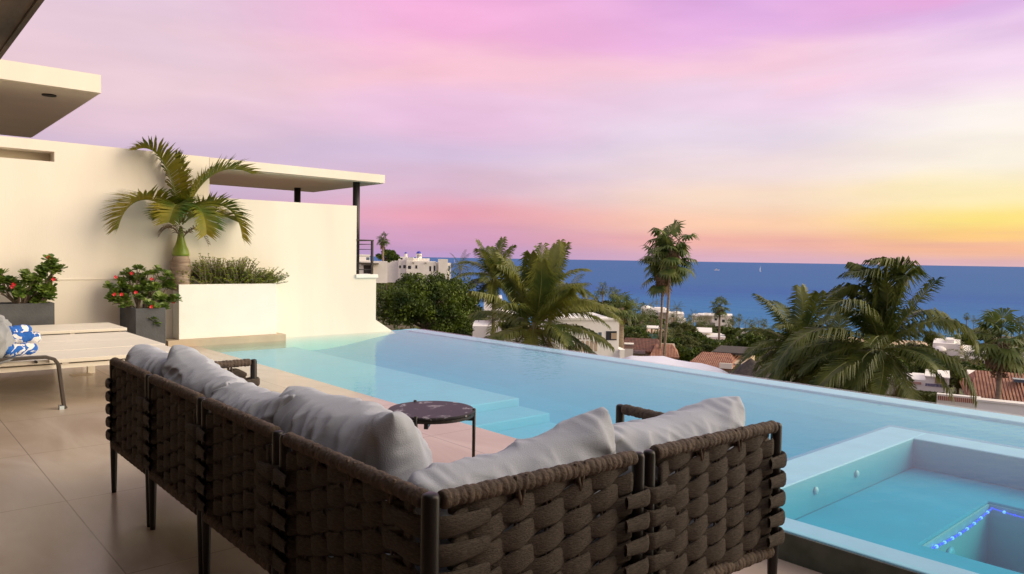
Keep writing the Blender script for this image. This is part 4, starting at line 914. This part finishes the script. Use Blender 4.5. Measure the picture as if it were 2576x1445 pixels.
v.part('wall',M_far,[(880,974,658,712,0,8)]); v.part('wall_upper',M_far,[(880,930,641,658,2,6)]); v.part('beam',M_wood,[(905,952,662.5,664.5,-1.4,1.4)]); v.part('porch_opening',M_thatch,[(915,933,668,690,-.05,.1)]); v.part('red_column',M_brick,[(933,936,665,690,-.4,.4)]); v.win(921,929,648,655,2,M_winblue)
# arched villa
v=Bld('arched_villa','white villa with a row of arches and a wide opening below the coconut palm','villa',1485,900,48,yaw=14)
v.part('wall',M_white,[(1395,1556,806,930,0,7)],.02); v.part('lower_terrace',M_white,[(1556,1571,879,930,-.3,6)]); v.part('parapet',M_white,[(1393,1557.5,801,806,-.08,.3)])
v.part('opening',M_glass,[(1523,1550,833,856,-.02,.06)]); v.part('opening_lining',M_beige,[(1536,1550,838,853,-.045,.03)]); v.part('tall_window',M_winblue,[(1504,1512,836,860,-.03,.06)])
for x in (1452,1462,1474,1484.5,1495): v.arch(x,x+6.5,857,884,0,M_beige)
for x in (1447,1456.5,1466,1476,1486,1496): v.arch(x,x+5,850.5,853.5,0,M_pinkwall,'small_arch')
v=Bld('stucco_chimney','beige chimney with darker brick top at the pool edge','chimney',1581,905,34)
v.part('shaft',M_wall,[(1571,1592,878,925,0,.4)]); v.part('brick_top',M_pinkwall,[(1571.6,1591.4,867.5,878,.01,.38)]); v.part('cap',M_wall,[(1569.5,1593.5,865,867.5,-.03,.46)])
v=Bld('tiled_house','low house with dark tiled roof and orange hip beside the twin palm trunks','house',1640,905,62)
v.part('wall',M_beige,[(1572,1700,884,925,.5,6)]); v.roof(1560,1662,884,863,-.2,7.5,M_tiled,.08); v.roof(1634,1706,892,869,-1.2,5,M_tile,.22,'orange_roof'); v.part('window',M_glass,[(1671,1682,895,905,.45,.05)])
v=Bld('pergola','small grey slatted pergola beside the beige chimney','pergola',1607,905,40)
for x in np.arange(1592,1623,2.6): v.part('slat',M_chair,[(x,x+1.1,885.5,887,-.8,1.6)])
v.part('beam',M_wood,[(1590,1624,887,888.5,-.7,.1)]); 
for x in (1592,1621): v.part('post',M_wood,[(x,x+1.5,888.5,915,-.7,.1)])
# white canvas roof
t=thing('canvas_roof','smooth white canvas roof just past the pool edge below the tall palms','roof',(0,0,0)); b=MB(); vs=[];fs=[]
prof=[(1560,903),(1590,897),(1612,894.5),(1640,896),(1670,898),(1700,903),(1735,911),(1765,916),(1798,921),(1812,928),(1832,940)]
rows=7
for j in range(rows):
    for i,(x,y) in enumerate(prof):
        p=at(x,y,23+j*.55); p.z-=.16*abs(j-3)**1.3*.5; p.z+=.03*math.sin(i*2.1); vs.append(p)
n_=len(prof)
for j in range(rows-1):
    for i in range(n_-1): fs.append((j*n_+i,j*n_+i+1,(j+1)*n_+i+1,(j+1)*n_+i))
b.add(vs,fs); o=b.build('canvas',M_sail,t,smooth=True); s_=o.modifiers.new('s','SOLIDIFY'); s_.thickness=.03
for i in (1,4,8): 
    p=vs[3*n_+i]; b=MB(); b.tube([(p.x,p.y,-7),(p.x,p.y,p.z-.03)],.05,8); b.build('mast',M_post,t)
v=Bld('tiled_house','beige house with ribbed terracotta roof just past the white canvas','house',1790,945,46,yaw=-8)
v.part('wall',M_beige,[(1755,1868,914,975,.6,6)]); v.roof(1728,1846,921,898,-.6,6,M_tile,.2); v.part('flat_roof',M_thatch,[(1776,1872,896.5,901,2.5,4)]); v.part('gable_wall',M_wall,[(1812,1842,908,921,-.75,.12)]); v.part('window',M_winblue,[(1846,1858,915,927,.55,.06)]); v.part('window_frame',M_far,[(1844.5,1846,913.5,928,.52,.08),(1858,1859.5,913.5,928,.52,.08)])
# palapa
t=thing('thatched_palapa','dark thatched palapa roof hidden under the right hand palms','palapa',at(1888,945,34)); b=MB(); b.lathe([(1.05,-.1),(1.1,0),(.8,.22),(.4,.5),(.12,.72),(.01,.8)],n=18); b.build('thatch',M_thatch,t)
b=MB(); b.tube([(0,0,-5),(0,0,.1)],.09,8); b.build('post',M_wood,t)
v=Bld('flat_villa','low white flat roofed villa over a terracotta wall in the middle distance','villa',1780,880,150)
v.part('wall',M_far,[(1722,1772,838,858,1,10),(1757,1822,844.5,857,-2,8),(1841,1875,858.5,866,-1,5)]); v.part('roof_slab',M_far,[(1720,1790,837,839.5,.6,11)]); v.part('terracotta_wall',M_terra,[(1750,1841,857,876,-3,6)]); v.part('dark_panel',M_pinkwall,[(1841,1866,866,876,-2.5,4)]); v.dome(1793,868,4,M_far,1.1,'oven_dome',-3.6); v.win(1765,1772,879,882,-3)
v=Bld('beige_house','small beige house half buried in palms below the big white villa','house',1775,842,210)
v.part('wall',M_beige,[(1752,1796,821,842,0,9)]); v.part('roof_slab',M_thatch,[(1750,1798,818,821,-.5,10)]); 
for x in (1758,1768,1782): v.win(x,x+4,829,834,0)
v=Bld('beach_villa','big white cubic villa by the beach right of the fan palm','villa',1808,842,300)
v.part('wall',M_far,[(1741,1790,798,815,3,12),(1790,1839,795.5,842,-2,12),(1831,1875,825,850,-6,9)]); v.part('roof_slab',M_far,[(1755,1822,795,797.5,1,12),(1768,1840,793,795.5,-2.5,13)]); v.part('painted_shade_wall',M_pinkwall,[(1838.8,1841,794,815,-2,11)]); v.dome(1765,797,10,M_far,.45,'roof_dome',6)  # shade on the side face is put in as a darker plaster strip
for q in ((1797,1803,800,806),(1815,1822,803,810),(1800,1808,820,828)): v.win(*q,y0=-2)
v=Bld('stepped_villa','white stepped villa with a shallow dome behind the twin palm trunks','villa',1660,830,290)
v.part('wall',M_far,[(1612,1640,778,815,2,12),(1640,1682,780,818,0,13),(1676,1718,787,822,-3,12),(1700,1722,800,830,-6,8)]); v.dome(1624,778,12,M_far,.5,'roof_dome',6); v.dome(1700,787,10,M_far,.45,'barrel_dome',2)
v.part('upper_block',M_far,[(1645,1672,776.5,780,1,8),(1655,1680,783,786,-3,4)]); v.part('painted_shade_wall',M_beige,[(1641,1660,795,806,-.1,.1),(1686,1700,797,812,-3.1,.1)])  # beige panels paint shade onto the white walls
for q in ((1648,1654,786,791),(1688,1693,791,796),(1706,1711,803,808)): v.win(*q,y0=-3.05)
v=Bld('garden_pavilion','flat white garden pavilion with glass screen behind the green hedge','pavilion',1645,850,130)
v.part('roof_slab',M_far,[(1624,1658,825.5,827.5,0,5)]); v.part('column',M_beige,[(1640,1641.5,827.5,850,0,.2)]); v.part('column',M_beige,[(1656,1657.5,827.5,850,0,.2)]); v.part('glass_screen',mat('pool_turquoise',(.10,.28,.26),.3),[(1631,1654,843,856,1.5,.1)]); v.part('low_wall',M_pinkwall,[(1590,1668,855,868,-2,.6)])
def hedge(label,x0,x1,yt,yb,d,m,seed,dep=1.5):
    k=F/d; w=(x1-x0)/k; h=(yb-yt)/k; p=at((x0+x1)/2,yb,d); t=thing('clipped_hedge',label,'hedge',p,math.atan2(p.y,p.x)-PI/2); rs=np.random.RandomState(seed); n=int(2600); P=rs.uniform(-.5,.5,(n,3))*np.array([w,dep,h])+np.array([0,0,h/2]); ax=rs.randint(0,3,n); 
    for a,L_ in ((0,w),(1,dep),(2,h)):
        mk=ax==a; sg=rs.choice([-1,1],mk.sum()) if a<2 else np.ones(mk.sum()); P[mk,a]=(0 if a<2 else h/2)+sg*L_/2*rs.uniform(.93,1.05,mk.sum())
    A=rs.normal(size=(n,3)); A/=np.linalg.norm(A,axis=1)[:,None]; B=np.cross(A,rs.normal(size=(n,3))); B/=np.linalg.norm(B,axis=1)[:,None]; s=max(.05,h*.05)*rs.uniform(.6,1.3,(n,1)); V=np.stack([P-A*s,P+B*s*.6,P+A*s,P-B*s*.6],1).reshape(-1,3)
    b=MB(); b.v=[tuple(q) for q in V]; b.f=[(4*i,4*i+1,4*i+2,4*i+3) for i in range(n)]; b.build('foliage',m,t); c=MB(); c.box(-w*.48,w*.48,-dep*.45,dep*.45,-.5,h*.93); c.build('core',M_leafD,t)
hedge('bright green clipped hedge left of the twin palm trunks',1567,1624,823,846,120,M_leafD,3,4)
hedge('trimmed green hedge at the pool edge left of the red striped wall',2262,2368,988,1012,30,mat('hedge_leaf',(.05,.07,.01),.6,col2=(.11,.12,.02),scale=3,trans=.2),4,1.)
# right side
v=Bld('domed_house','white house with a rounded dome behind the drooping right hand fronds','house',2400,925,90)
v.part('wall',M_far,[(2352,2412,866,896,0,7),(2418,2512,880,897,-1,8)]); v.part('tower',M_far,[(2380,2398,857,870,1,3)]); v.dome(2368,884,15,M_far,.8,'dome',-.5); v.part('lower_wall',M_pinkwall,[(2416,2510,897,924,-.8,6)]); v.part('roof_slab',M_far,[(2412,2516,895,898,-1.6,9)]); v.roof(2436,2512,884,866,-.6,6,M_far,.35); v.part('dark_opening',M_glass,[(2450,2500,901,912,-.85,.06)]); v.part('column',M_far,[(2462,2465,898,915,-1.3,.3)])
v=Bld('beige_house','long beige house near the beach at the far right edge','house',2540,900,220)
v.part('wall',M_beige,[(2484,2600,856,900,0,10)]); v.part('roof_slab',M_thatch,[(2520,2600,853,856,-.5,11)]); v.part('white_wing',M_far,[(2545,2600,872,900,-4,6)]); v.win(2495,2501,866,873,0); v.win(2538,2543,866,872,0); v.win(2510,2516,868,874,0)
v=Bld('white_annex','white annex with a blue tile band and louvred chimney beyond the pool edge','house',2350,1005,34)
v.part('wall',M_far,[(2329,2381,950,1010,0,2.5),(2296,2329,962,1010,.4,2.5),(2240,2300,968,1010,.9,2.5)]); v.part('blue_tile_band',M_bluetile,[(2329.5,2380.5,966,973,-.02,.04)]); v.part('louvre',M_beige,[(2350,2371,949,963,-.08,.3)]); v.part('red_tile_band',M_brick,[(2282,2320,968,974,.36,.04)]); v.part('cap',M_far,[(2327.5,2382.5,947,950,-.05,2.6)])
for x in np.arange(2351,2371,3): v.part('louvre_blade',M_pinkwall,[(x,x+.9,950,962.5,-.1,.03)])
v=Bld('striped_wall','low garden wall with red and white brick stripes at the pool edge','wall',2410,1020,26)
v.part('wall',M_far,[(2363,2458,996,1030,0,.3)]); 
for x in np.arange(2366,2452,4.2): v.part('brick_stripe',M_terra,[(x,x+2.3,1000,1011,-.02,.03)])
v=Bld('tiled_house','house with a large faded terracotta roof at the right edge of the picture','house',2530,1020,30,yaw=6)
v.part('wall',M_wall,[(2470,2620,985,1040,1.4,5)]); v.roof(2450,2660,1012,956,-.4,6,M_tile2 if 'M_tile2' in globals() else M_tile,.12); v.part('gable_glass',M_winblue,[(2474,2492,992,1012,1.3,.06)]); v.part('skylight',M_winblue,[(2552,2576,962,970,1.2,.5)])
v=Bld('white_parapet','plain white parapet wall in the lower right beyond the infinity edge','wall',2540,1045,20)
v.part('wall',M_white,[(2470,2760,1018,1070,0,.3)]); v.part('coping',M_far,[(2468,2762,1013,1018,-.04,.4)])
# ------------------------------------------------------------------ boats
def sail(label,px,py,hpx,seed):
    p=sea_pt(px,py); d=(p-CAM).length; k=F/d; t=thing('sailing_boat',label,'sailboat',p,.6*seed,'white sailing boats on the sea'); h=hpx/k; b=MB(); L_=h*.42
    b.add([(-L_,0,0),(-L_*.8,L_*.22,0),(L_*.6,L_*.22,0),(L_*1.1,0,0),(L_*.6,-L_*.22,0),(-L_*.8,-L_*.22,0),(-L_*1.05,0,L_*.22),(-L_*.85,L_*.3,L_*.22),(L_*.6,L_*.3,L_*.22),(L_*1.35,0,L_*.26),(L_*.6,-L_*.3,L_*.22),(-L_*.85,-L_*.3,L_*.22)],[(6,7,8,9,10,11)]+[(i,(i+1)%6,6+(i+1)%6,6+i) for i in range(6)]); b.build('hull',M_hull,t)
    b=MB(); b.tube([(0,0,0),(0,0,h)],h*.012,6); b.build('mast',M_post,t)
    b=MB(); b.add([(-.02*h,0,h*.12),(-.02*h,0,h*.98),(-L_*.9,.06*h,h*.13),(-L_*.45,.07*h,h*.5)],[(0,1,3),(0,3,2)]); b.build('mainsail',M_sail,t)
    b=MB(); b.add([(.03*h,0,h*.1),(.03*h,0,h*.85),(L_*1.2,.05*h,h*.1),(L_*.55,.07*h,h*.42)],[(0,3,1),(0,2,3)]); b.build('jib',M_sail,t)
sail('white sailing boat right of the small motor yacht, far out on the sea',1912.5,684,14,1)
sail('white sailing boat on the sea just right of the domed villa',1143.5,662,11,2)
def yacht(label,px,py,wpx):
    p=sea_pt(px,py); d=(p-CAM).length; k=F/d; L_=wpx/k/2; r=math.atan2(p.y,p.x)-PI/2; t=thing('motor_yacht',label,'motor boat',p,r,'white motor yachts on the sea'); b=MB()
    b.add([(-L_,-.2*L_,0),(.7*L_,-.2*L_,0),(.7*L_,.2*L_,0),(-L_,.2*L_,0),(-L_,-.25*L_,.22*L_),(.8*L_,-.25*L_,.3*L_),(1.1*L_,0,.34*L_),(.8*L_,.25*L_,.3*L_),(-L_,.25*L_,.22*L_)],[(0,1,5,4),(1,6,5),(1,2,6),(2,7,6),(2,3,8,7),(3,0,4,8),(4,5,6,7,8)]); b.build('hull',M_hull,t)
    b=MB(); b.box(-.6*L_,.35*L_,-.18*L_,.18*L_,.24*L_,.5*L_); b.box(-.35*L_,.15*L_,-.15*L_,.15*L_,.5*L_,.68*L_); b.build('cabin',M_hull,t); b=MB(); b.box(-.5*L_,.3*L_,-.185*L_,.185*L_,.34*L_,.42*L_); b.build('window_band',M_glass,t)
    b=MB(); b.tube([(-.1*L_,0,.68*L_),(-.1*L_,0,1.1*L_)],.02*L_,5); b.build('mast',M_post,t)
yacht('small white motor yacht between the tall palm and the sailing boat',1803,681,13); yacht('white motor yacht half hidden by the crown of the twin palms',1713,681,15)
# ------------------------------------------------------------------ near vegetation beyond the pool
P=at(1075,768,38); leafy('broadleaf_tree','large dark green broadleaf tree right of the cream wall','tree',P) if False else None
def tree(label,x,y,d,rx,rz,n,ls,m,seed,clumps=60,group=None,name='broadleaf_tree'):
    p=at(x,y,d); return leafy(name,label,p,(rx,rx*.8,rz),max(1.5,p.z-terr(p.x,p.y)),n,ls,m,seed,clumps,'tree',group)
tree('large dark green broadleaf tree right of the cream wall end',1068,768,36,3.0,1.95,26000,.075,M_leafD,3,130)
tree('dark rounded tree crown between the broadleaf tree and the coconut palm',1128,822,38,1.5,1.2,6500,.075,M_leafD,4,60)
tree('dense dark tree on the hill behind the railing under a fan palm',972,647,130,2.9,1.5,5000,.16,M_leafD,5,40)
coconut('coconut_palm','large coconut palm in the centre just beyond the pool, with drooping dead fronds',at(1345,812,26),2.6,9,14,42,5,(.05,-.02,0),dead=6,lo=-.65,hi=1.45,droop=1.3,custom=(26,[((1340,815),(1300,690,-.5),(1255,670,-1)),((1340,815),(1345,700),(1335,640,-.3)),((1345,815),(1380,700),(1400,620,.5)),((1335,815),(1270,750,-1),(1195,735,-1.5)),((1335,820),(1260,770,1),(1190,790,1)),((1335,830),(1270,830,-1),(1185,870,-1)),((1350,815),(1440,700,-.5),(1560,805,-1)),((1350,820),(1440,740,.5),(1545,775,1)),((1350,825),(1450,800,-1.2),(1535,870,-1.4)),((1350,830),(1420,830,-.8),(1500,895,-1)),((1345,810),(1420,680,.5),(1465,735,.6)),((1340,815),(1310,730,.5),(1280,655,.8)),((1345,815),(1365,740,-.5),(1362,660,-.8)),((1345,820),(1390,760,-1),(1430,730,-1.5))],.80,.065,(0,0,0)))
coconut('coconut_palm','coconut palm standing behind and left of the large central one',at(1243,700,38),2.2,10,22,58,6,(.1,0,0),dead=0,lo=-.5,hi=1.3,coco=False,droop=1.1,lw=.04)
coconut('coconut_palm','slender coconut palm with upright fronds behind and right of the central one',at(1385,725,40),2.6,10,20,58,7,(.05,.05,0),dead=2,lo=-.6,hi=1.45,coco=False,droop=.9,lw=.04)
coconut('coconut_palm','tattered brownish palm crown between the central coconut palm and the sea',at(1425,745,48),2.2,10,16,22,8,(.1,0,0),M_frond2,dead=3,lo=-.3,hi=1.0,coco=False)
W=Vector((-R_.x,-R_.y,0))*.55
coconut('coconut_palm','big windblown coconut palm on the right with orange coconuts',at(2215,880,22),2.4,8,18,60,9,tuple(W*.9),m=M_frond4,dead=9,lo=-.8,hi=1.2,droop=1.2,lw=.03,custom=(22,[((2215,880),(2270,700),(2310,640,-.2),(2195,655,-.5)),((2215,880),(2240,730),(2260,650,-.3),(2130,690,-.5)),((2215,880),(2230,760,.5),(2180,680,.4),(2085,745,.2)),((2215,880),(2200,760,-.6),(2120,720,-1),(2075,790,-1.1)),((2215,880),(2250,760,-.3),(2300,660,-.5),(2270,700,-.8)),((2215,880),(2140,810,-.6),(2010,790,-.9),(1950,930,-1.)),((2215,880),(2130,850,.4),(2000,850,.6),(1900,950,.6)),((2215,880),(2300,800,-.3),(2420,770,-.6),(2455,870,-.7)),((2215,885),(2320,860,-.5),(2420,870,-.8),(2462,1015,-.9)),((2215,885),(2150,890,-1),(2080,930,-1.4),(2040,1000,-1.5)),((2215,880),(2260,790,.4),(2330,740,.6),(2400,830,.6)),((2215,880),(2215,760,.6),(2150,700,.9),(2100,760,1.)),((2215,885),(2190,870,-.8),(2160,900,-1.3),(2140,970,-1.4)),((2215,880),(2225,740),(2215,690),(2150,665,.2))],.95,.060,tuple(W*.7)))
coconut('coconut_palm','coconut palm left of the big windblown one, fronds over the pool edge',at(2010,880,25),2.2,8,26,60,10,tuple(W*.8),m=M_frond4,dead=1,lo=-.5,hi=1.3,coco=False,droop=1.3,lw=.038)
coconut('coconut_palm','low yellowish coconut palm tucked between the two larger right hand palms',at(2085,930,24),2.0,7,22,58,12,tuple(W*.4),M_frond2,dead=0,lo=-.4,hi=1.1,coco=False,lw=.038)
fanpalm('fan_palm','fan palm with shaggy trunk near the right edge of the picture',at(2517,858,30),1.5,9,30,13,11,dead=10,shag=1.5,tr=.06)
# twin palms
fanpalm('tall_fan_palm','left and lower crowned of the two tall slender fan palms standing together',at(1668,672,62),2.45,16,30,15,13,dead=8,tall=3.2,tr=.036,lean=(-.25,.15),group='pair of tall fan palms')
fanpalm('tall_fan_palm','right and taller of the two slender fan palms standing together',at(1688,636,60),2.6,17,34,15,14,dead=6,tall=3.4,tr=.036,lean=(-1.0,.6),group='pair of tall fan palms')
fanpalm('fan_palm','single fan palm with bare trunk right of the twin palms in front of the sea',at(1811,772,120),2.1,9,26,11,15,dead=10,tr=.07)
fanpalm('fan_palm','fan palm on the hilltop left of the domed villa',at(964,607,125),1.5,4.2,34,9,16,dead=14,tr=.09,tall=2.5)
coconut('coconut_palm','small coconut palm right of the domed villa',at(1158,672,70),1.6,5,16,18,17,dead=0,coco=False,m=M_frond2)
fanpalm('fan_palm','fan palm with thick pale trunk at the corner of the arched villa',at(1562,775,52),1.5,3.3,24,11,18,dead=16,tr=.14)
# mid and far palms: a few sources, many copies
G1='palms scattered between the houses and the beach'
src=[fanpalm('distant_palm','small dark fan palm third in the row against the sea beyond the arched villa',at(1516,728,210),2.6,8,22,7,31,G1,dead=5,tr=.07),
     coconut('distant_palm','feathery palm rising between the stepped villa and the beach villa',at(1703,776,230),3.0,9,16,12,32,m=M_frond2,group=G1,dead=0,coco=False)]
lst=[(0,1500,745,205,'leftmost small fan palm against the sea beyond the arched villa'),(0,1541,737,215,'small fan palm against the sea, fourth from the left in its row'),(0,1554,741,212,'rightmost small fan palm in the row against the sea beyond the arched villa'),
 (1,1478,752,190,'feathery palm just right of the tattered crown above the arched villa'),(1,1466,740,200,'tall feathery palm at the left end of the row against the sea'),
 (0,1585,776,150,'fan palm above the left end of the green hedge'),(1,1600,770,165,'feathery palm rising behind the green hedge'),(0,1617,785,150,'fan palm over the right end of the green hedge'),(1,1574,768,180,'dark feathery palm right of the pale trunked fan palm'),
 (0,1640,800,140,'fan palm in front of the stepped villa, left of the twin trunks'),(1,1652,762,300,'brown feathery palm above the roof of the stepped villa'),(1,1637,768,300,'spreading brown palm left of the one above the stepped villa'),
 (1,1695,795,190,'feathery palm right of the twin trunks in front of the stepped villa'),(0,1711,815,150,'fan palm right of the twin trunks over the garden'),(1,1728,822,160,'feathery palm left of the beige house'),
 (1,1745,797,210,'dark feathery palm in front of the beach villa, left end'),(0,1760,812,190,'fan palm between the beige house and the beach villa'),(1,1777,806,215,'feathery palm in front of the centre of the beach villa'),(0,1735,806,240,'small fan palm beyond the garden left of the beach villa'),
 (0,1845,806,230,'fan palm at the right corner of the beach villa'),(0,1860,800,260,'fan palm behind the right corner of the beach villa'),(0,1833,817,200,'fan palm below the right corner of the beach villa'),(1,1876,812,240,'feathery palm right of the beach villa'),(0,1892,815,250,'fan palm on the beach edge right of the villa'),(1,1908,812,270,'feathery palm on the beach edge near the sand'),(0,1922,814,260,'fan palm on the beach edge, rightmost before the big palms'),
 (0,1612,810,130,'low fan palm right behind the green hedge'),(1,1680,815,170,'feathery palm just right of the twin trunks, half way up'),(1,1852,835,150,'feathery palm over the right end of the terracotta wall'),
 (0,2432,797,300,'tiny fan palm against the sea left of the shaggy fan palm'),(1,2450,805,280,'feathery palm against the sea beside the shaggy fan palm'),(1,2566,850,150,'feathery palm at the right edge by the beige house'),(0,2395,868,100,'dark fan palm in front of the domed house'),(0,2560,900,70,'brownish fan palm at the right edge above the terracotta roof'),(1,2430,900,80,'feathery palm below the domed house'),
 (0,1590,800,175,'fan palm peeking over the top of the clipped hedge'),(1,1629,795,220,'brown feathery palm touching the left wall of the stepped villa'),(0,1668,838,125,'low fan palm between the garden pavilion and the twin trunks'),(1,1722,848,140,'feathery palm left of the flat villa roof'),(0,1788,830,170,'fan palm in front of the beach villa wall, above the flat roof'),(1,1868,850,160,'feathery palm at the far end of the terracotta wall'),(0,1905,838,190,'low fan palm below the sandy beach'),(1,1690,855,100,'feathery palm in the bushes right below the pavilion'),(0,1768,822,185,'slim fan palm beside the beige house'),(1,1940,835,200,'feathery palm in front of the sandy beach'),(0,2500,850,120,'fan palm left of the shaggy fan palm trunk'),(1,2370,850,190,'feathery palm above the domed house'),(0,2300,860,150,'fan palm between windblown palm and domed house'),(1,2545,880,110,'feathery palm in front of the long beige house')]
for i,(k,x,y,d,lb) in enumerate(lst):
    s=src[k]; p=at(x,y,d); copy_thing(s,p,i*1.7,lb,scale=.72+.22*((i*37)%10)/10)
G2='low bushy trees between the houses'
bs=[leafy('garden_tree','bushy olive green tree right of the twin palm trunks beside the flat villa',at(1722,872,100),(3.0,2.6,2.0),4,3800,.26,M_leafM,41,46,'tree',G2),
    leafy('garden_tree','dark rounded tree in front of the terracotta wall',at(1805,882,95),(2.6,2.4,1.7),4,3800,.22,M_leafD,42,46,'tree',G2)]
bl=[(1,1688,868,90,'dark bushy tree touching the twin trunks on their right'),(0,1760,886,88,'olive bushy tree left of the dark one before the terracotta wall'),(0,1850,886,80,'olive bushy tree at the right end of the terracotta wall'),(1,1745,862,110,'dark tree at the left end of the terracotta wall'),(0,1700,890,75,'low olive bush right below the twin trunks'),(1,1730,900,70,'dark bush over the ribbed terracotta roof'),(1,1880,870,70,'dark bushy tree left of the right hand coconut palms'),(0,1900,850,120,'olive tree below the beach palms'),(1,1600,848,105,'dark bush under the clipped hedge'),(0,1585,862,95,'olive bush left of the garden wall'),
 (1,1655,818,170,'dark tree behind the garden pavilion'),(0,1625,808,190,'olive tree in front of the stepped villa'),(1,1590,812,175,'dark tree behind the clipped hedge'),(0,1715,835,150,'olive tree left of the flat villa roof'),(1,1845,842,150,'dark tree above the right end of the terracotta wall'),(0,1740,838,170,'olive tree under the beige house'),(1,1820,845,170,'dark tree right of the white flat roof'),(0,1795,838,200,'olive tree behind the white flat roof'),(1,1935,848,140,'dark tree behind the fronds left of the windblown palm'),
 (1,2350,930,55,'dark tree behind the white annex'),(0,2300,940,50,'olive tree left of the white annex'),(1,2450,945,50,'dark tree left of the large faded roof'),(0,2410,955,45,'olive tree between annex and large faded roof'),(1,2545,925,60,'dark tree above the large faded roof'),(0,2330,890,110,'olive tree left of the domed house'),(1,2430,860,150,'dark tree behind the domed house'),(0,2480,845,200,'olive tree beside the long beige house'),(1,2345,858,160,'dark tree between domed house and the sea'),(0,2250,905,80,'olive tree under the windblown palm'),(1,2120,895,70,'dark tree behind the low yellowish palm'),(0,2050,870,90,'olive tree behind the right hand coconut palms'),(1,1985,862,100,'dark tree left behind the right hand coconut palms'),(1,2250,940,50,'dark bush by the trunk of the windblown palm'),
 (1,1215,850,60,'dark bush left of the central coconut palm trunk'),(0,1300,830,50,'olive bush at the central coconut palm trunk'),(1,1420,800,62,'dark bush behind the arched villa'),(0,1480,785,90,'olive tree above the arched villa parapet'),(1,1530,790,100,'dark tree right above the arched villa'),(0,1546,776,130,'olive tree above the right corner of the arched villa')]
for i,(k,x,y,d,lb) in enumerate(bl):
    p=at(x,y,d); copy_thing(bs[k],p,i*1.3,lb,scale=(.34+.0048*d)*(.8+.4*((i*53)%10)/10))
# extra white house glimpsed left of the central palm
v=Bld('white_house','white house glimpsed through the fronds left of the central palm','house',1240,880,55)
v.part('wall',M_far,[(1215,1262,752,800,1,5),(1240,1320,795,870,-.5,5),(1190,1260,815,880,-2,5)]); v.arch(1241,1247,768,782,.9,M_thatch); v.part('roof_slab',M_far,[(1236,1324,790,795,-.8,6)]); v.part('painted_shade_wall',M_beige,[(1270,1290,820,850,-.55,.06)])  # wall shade put into the colour of a beige panel
# ground cover: low scrub over the slope
def scrub(n,seed,name,r0,r1,s0,a0,a1,m):
    rs=np.random.RandomState(seed); r=np.sqrt(rs.uniform(r0*r0,r1*r1,n)); a=YAW+np.radians(rs.uniform(a0,a1,n)); V=[];Fs=[]
    for i in range(n):
        x,y=r[i]*math.cos(a[i]),r[i]*math.sin(a[i]); z=terr(x,y); s=s0*(1+r[i]/200)
        for k in range(7):
            c=np.array([x,y,z])+rs.normal(size=3)*s*np.array([1,1,.35])+np.array([0,0,s*.4]); A=rs.normal(size=3); A*=s*.55/np.linalg.norm(A); B=rs.normal(size=3); B*=s*.4/np.linalg.norm(B); o=len(V); V+= [c-A,c-B,c+A,c+B]; Fs.append((o,o+1,o+2,o+3))
    b=MB(); b.v=[tuple(v) for v in V]; b.f=Fs; tag(b.build(name,m),kind='stuff')
scrub(9000,1,'ground_cover',16,385,.5,-38,34,M_leafM)
